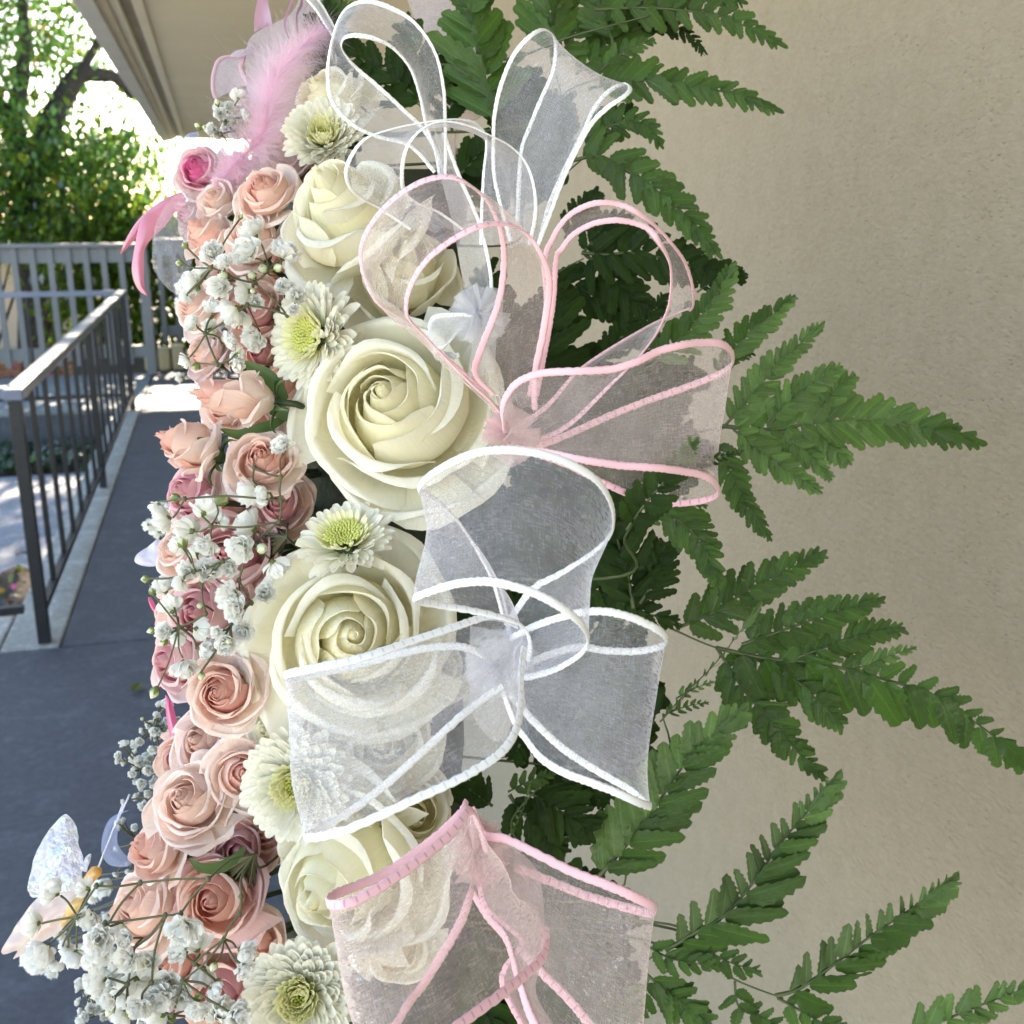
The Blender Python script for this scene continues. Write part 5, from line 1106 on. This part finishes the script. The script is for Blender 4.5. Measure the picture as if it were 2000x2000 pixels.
tail_obj('white sheer ribbon tail over the pink satin, beside the fence', A1, [(1420,1420,.575,1500,1600,.575),(1290,1500,.573,1500,1700,.573),(1180,1680,.57,1480,1850,.57),(1150,1850,.57,1440,2000,.57),(1160,2030,.57,1400,2120,.57),(1260,2170,.57,1400,2200,.57),(1360,2235,.572,1390,2240,.572)], 'org_w', seed=23)
tail_obj('blue-tinted sheer ribbon loop at the end of the eave', A1, [(1500,990,.62,1500,1030,.62),(1420,1010,.62,1440,1080,.62),(1350,1080,.62,1400,1180,.62),(1285,1180,.62,1400,1270,.62),(1290,1240,.62,1400,1330,.62),(1390,1340,.62,1410,1390,.62)], 'org_b', seed=24)
tail_obj('mauve-edged sheer loop against the cream soffit', A5, [(230,620,.605,430,530,.605),(212,560,.603,400,470,.605),(215,470,.602,385,420,.605),(245,385,.60,395,390,.605),(300,357,.60,410,350,.605),(370,362,.602,430,310,.605),(440,330,.605,460,280,.607)], 'org_l', 'cord_l', .0010, seed=25)
tail_obj('mauve satin strip sticking up at the top edge', A5, [(470,200,.61,585,160,.61),(472,110,.61,572,80,.61),(490,0,.61,555,0,.61),(505,-120,.61,545,-130,.61)], 'satin_m', seed=26)
tail_obj('pale lilac sheer ribbon behind the feather at the top', A5, [(440,640,.60,560,660,.60),(420,480,.60,560,560,.60),(425,300,.602,580,420,.60),(470,215,.605,640,330,.603),(590,150,.608,720,260,.606),(700,90,.61,790,170,.608),(760,-20,.612,880,60,.61)], 'org_l', seed=27)
tail_obj('thin curling mauve ribbon cord at the top left', A5, [(700,260,.60,714,258,.60),(662,190,.60,676,186,.60),(660,110,.60,674,110,.60),(690,40,.60,704,44,.60),(712,-30,.60,726,-26,.60)], 'satin_m', name='ribbon_curl', seed=28)
tail_obj('thin dark curling ribbon cord at the top left', A5, [(745,240,.605,757,240,.605),(735,160,.605,748,160,.605),(736,80,.605,750,84,.605),(762,20,.605,776,24,.605),(770,-40,.605,784,-40,.605)], 'cord_l', name='ribbon_curl', seed=29)
tail_obj('pale cream sheer ribbon slanting to the top white bow', A5, [(790,-20,.595,850,-30,.595),(860,60,.595,900,40,.595),(910,140,.595,940,110,.595),(975,240,.59,990,200,.59)], 'org_w2', 'cord_w', .0007, seed=30)
tail_obj('hot pink ribbon at the left of the coral rose', A4, [(960,20,.56,1000,60,.56),(965,140,.56,1030,180,.56),(985,260,.56,1050,240,.56),(1005,330,.56,1040,320,.56)], 'satin_hot', seed=31)
tail_obj('short hot pink ribbon end left of the middle sprig', A3, [(1115,1030,.565,1140,1030,.565),(1140,1110,.565,1175,1090,.565),(1200,1190,.565,1225,1160,.565)], 'satin_hot', seed=32)
tail_obj('blue-violet sheer loop behind the butterfly antennae', A4, [(760,690,.60,700,700,.60),(650,730,.60,690,780,.60),(600,820,.60,680,850,.60),(590,940,.60,690,900,.60),(640,1010,.60,740,960,.60),(740,1020,.60,790,980,.60)], 'org_b', seed=33)
tail_obj('pink ribbon stalk showing between the ferns at the top', C1, [(1060,560,.615,870,560,.615),(1050,650,.615,850,680,.615),(880,760,.615,830,760,.615),(876,900,.615,836,900,.615),(880,1000,.615,850,1000,.615)], 'org_p2', seed=34)
tail_obj('thin pink ribbon stalk inside the top left white loop', C1, [(355,215,.612,380,215,.612),(390,300,.612,415,290,.612),(425,400,.612,445,400,.612),(450,480,.612,465,480,.612)], 'org_p2', seed=35)
tail_obj('pale pink sheer ribbon behind the top ferns', C1, [(560,-60,.63,1000,-60,.63),(620,100,.63,1100,120,.63),(700,260,.63,1160,300,.63),(800,420,.63,1180,460,.63)], 'org_l', seed=36)

# ------------------------------------------------------------------ pink feather
fe = empty('feather', P(*A5(640, 500), .57), 'fluffy pink feather curling over the flowers at the top left', 'feather'); o = fe.location
spine = cr([P(*A5(u, v), d) for u, v, d in ((900, 190, .592), (760, 300, .585), (650, 420, .575), (580, 560, .57), (560, 700, .565), (530, 830, .562), (440, 950, .562), (330, 1060, .565), (230, 1190, .57))], 10)
m = MB(); m.tube([p - o for p in spine], .0008, 5); m.obj('shaft', MAT['feather'], fe)
m = MB(); fg = random.Random(5); ns = len(spine)
for k in range(8000):
    x = fg.random() * (ns - 2); i = int(x); p = spine[i].lerp(spine[i + 1], x - i); t = (spine[i + 1] - spine[i]).normalized()
    f = x / ns; env = .019 * (math.sin(math.pi * (.12 + .8 * f)) ** .7) + .004
    a = fg.uniform(0, 6.283); n1 = t.orthogonal().normalized(); n2 = t.cross(n1)
    dr = (n1 * math.cos(a) + n2 * math.sin(a) + t * fg.uniform(-.9, .3)).normalized(); ln = env * fg.uniform(.4, 1.15)
    cv = Vector((fg.gauss(0, 1), fg.gauss(0, 1), fg.gauss(0, 1) - .3)) * .30
    sd = dr.cross(TOCAM).normalized() * .00011; pr = []
    for j in range(5):
        v = j / 4; q = p + (dr + cv * v) * (ln * v); w_ = (1 - v * .85); pr.append([q - sd * w_ - o, q + sd * w_ - o])
    m.grid(pr, [[(0, j / 4), (1, j / 4)] for j in range(5)])
tag(m.obj('barbs', MAT['feather'], fe), kind='stuff')

# ------------------------------------------------------------------ butterflies
def wing(parent, name, outl, mat, o, cent, puff=.004):
    """outline points (px, py, d) fanned from a ridge so the wing is gently cupped"""
    c = P(*cent); ring = cr([P(*q) for q in outl] + [P(*outl[0])], 5); m = MB(); rows = []; uvs = []
    for k in range(10):
        f = k / 9; rows.append([c.lerp(p, f) + TOCAM * (puff * (1 - f * f)) + TOCAM * (.0035 * f * (noise.noise((c.lerp(p, f) - o) * 130) + .5 * noise.noise((c.lerp(p, f) - o) * 330))) - o for i, p in enumerate(ring)]); uvs.append([(i / len(ring), f) for i in range(len(ring))])
    return m.grid(rows, uvs).obj(name, mat, parent)
bf = empty('butterfly', P(*A4(540, 1100), .55), 'large white and peach decorative butterfly at the lower left', 'butterfly ornament'); o = bf.location
wing(bf, 'wing', [(*A4(a, b), d) for a, b, d in ((470, 1120, .55), (400, 1180, .55), (290, 1200, .55), (175, 1190, .552), (170, 1080, .553), (215, 920, .555), (290, 800, .556), (385, 712, .556), (440, 800, .555), (470, 920, .553), (480, 1010, .551))], MAT['wing'], o, (*A4(340, 1000), .552))
wing(bf, 'wing', [(*A4(a, b), d) for a, b, d in ((475, 1030, .552), (490, 970, .553), (522, 950, .553), (520, 1000, .552), (500, 1050, .551))], MAT['wing'], o, (*A4(500, 1005), .552), .001)
lw = wing(bf, 'wing', [(*A4(a, b), d) for a, b, d in ((480, 1150, .55), (480, 1230, .548), (400, 1330, .547), (330, 1410, .546), (220, 1470, .545), (75, 1560, .545), (95, 1510, .545), (0, 1532, .546), (70, 1400, .547), (160, 1260, .548), (250, 1180, .549), (370, 1150, .55))], MAT['wing_peach'], o, (*A4(270, 1330), .547), .003)
wing(lw, 'gold_patch', [(*A4(a, b), d) for a, b, d in ((480, 1190, .545), (470, 1250, .5445), (400, 1340, .544), (345, 1378, .5435), (370, 1290, .544), (420, 1215, .5445))], MAT['wing_gold'], o, (*A4(410, 1290), .5435), .001)
m = MB(); m.tube([P(*A4(*q), .549) - o for q in ((470, 1180), (500, 1120), (530, 1075), (560, 1045), (575, 1025))], [.0012, .0026, .003, .0034, .0016], 9); m.obj('body', MAT['wing_gold'], bf)
m = MB()
for q in ((720, 640), (752, 600)): m.tube(cr([P(*A4(570, 1025), .549) - o, P(*A4(640, 850), .552) - o, P(*A4(*q), .556) - o], 4), .0005, 5)
m.obj('antenna', MAT['wing'], bf)
b2 = empty('butterfly', P(*A3(1300, 720), .57), 'plain lilac butterfly wing poking out left of the middle sprig', 'butterfly ornament'); o = b2.location
wing(b2, 'wing', [(*A3(a, b), .575) for a, b in ((1290, 740), (1250, 770), (1170, 795), (1080, 790), (1028, 765), (1030, 720), (1080, 670), (1150, 625), (1200, 590), (1250, 650))], MAT['wing_lilac'], o, (*A3(1170, 710), .574), .002)
wing(b2, 'wing', [(*A3(a, b), .572) for a, b in ((1290, 745), (1310, 790), (1270, 830), (1235, 850), (1245, 800), (1270, 760))], MAT['wing'], o, (*A3(1270, 800), .572), .001)
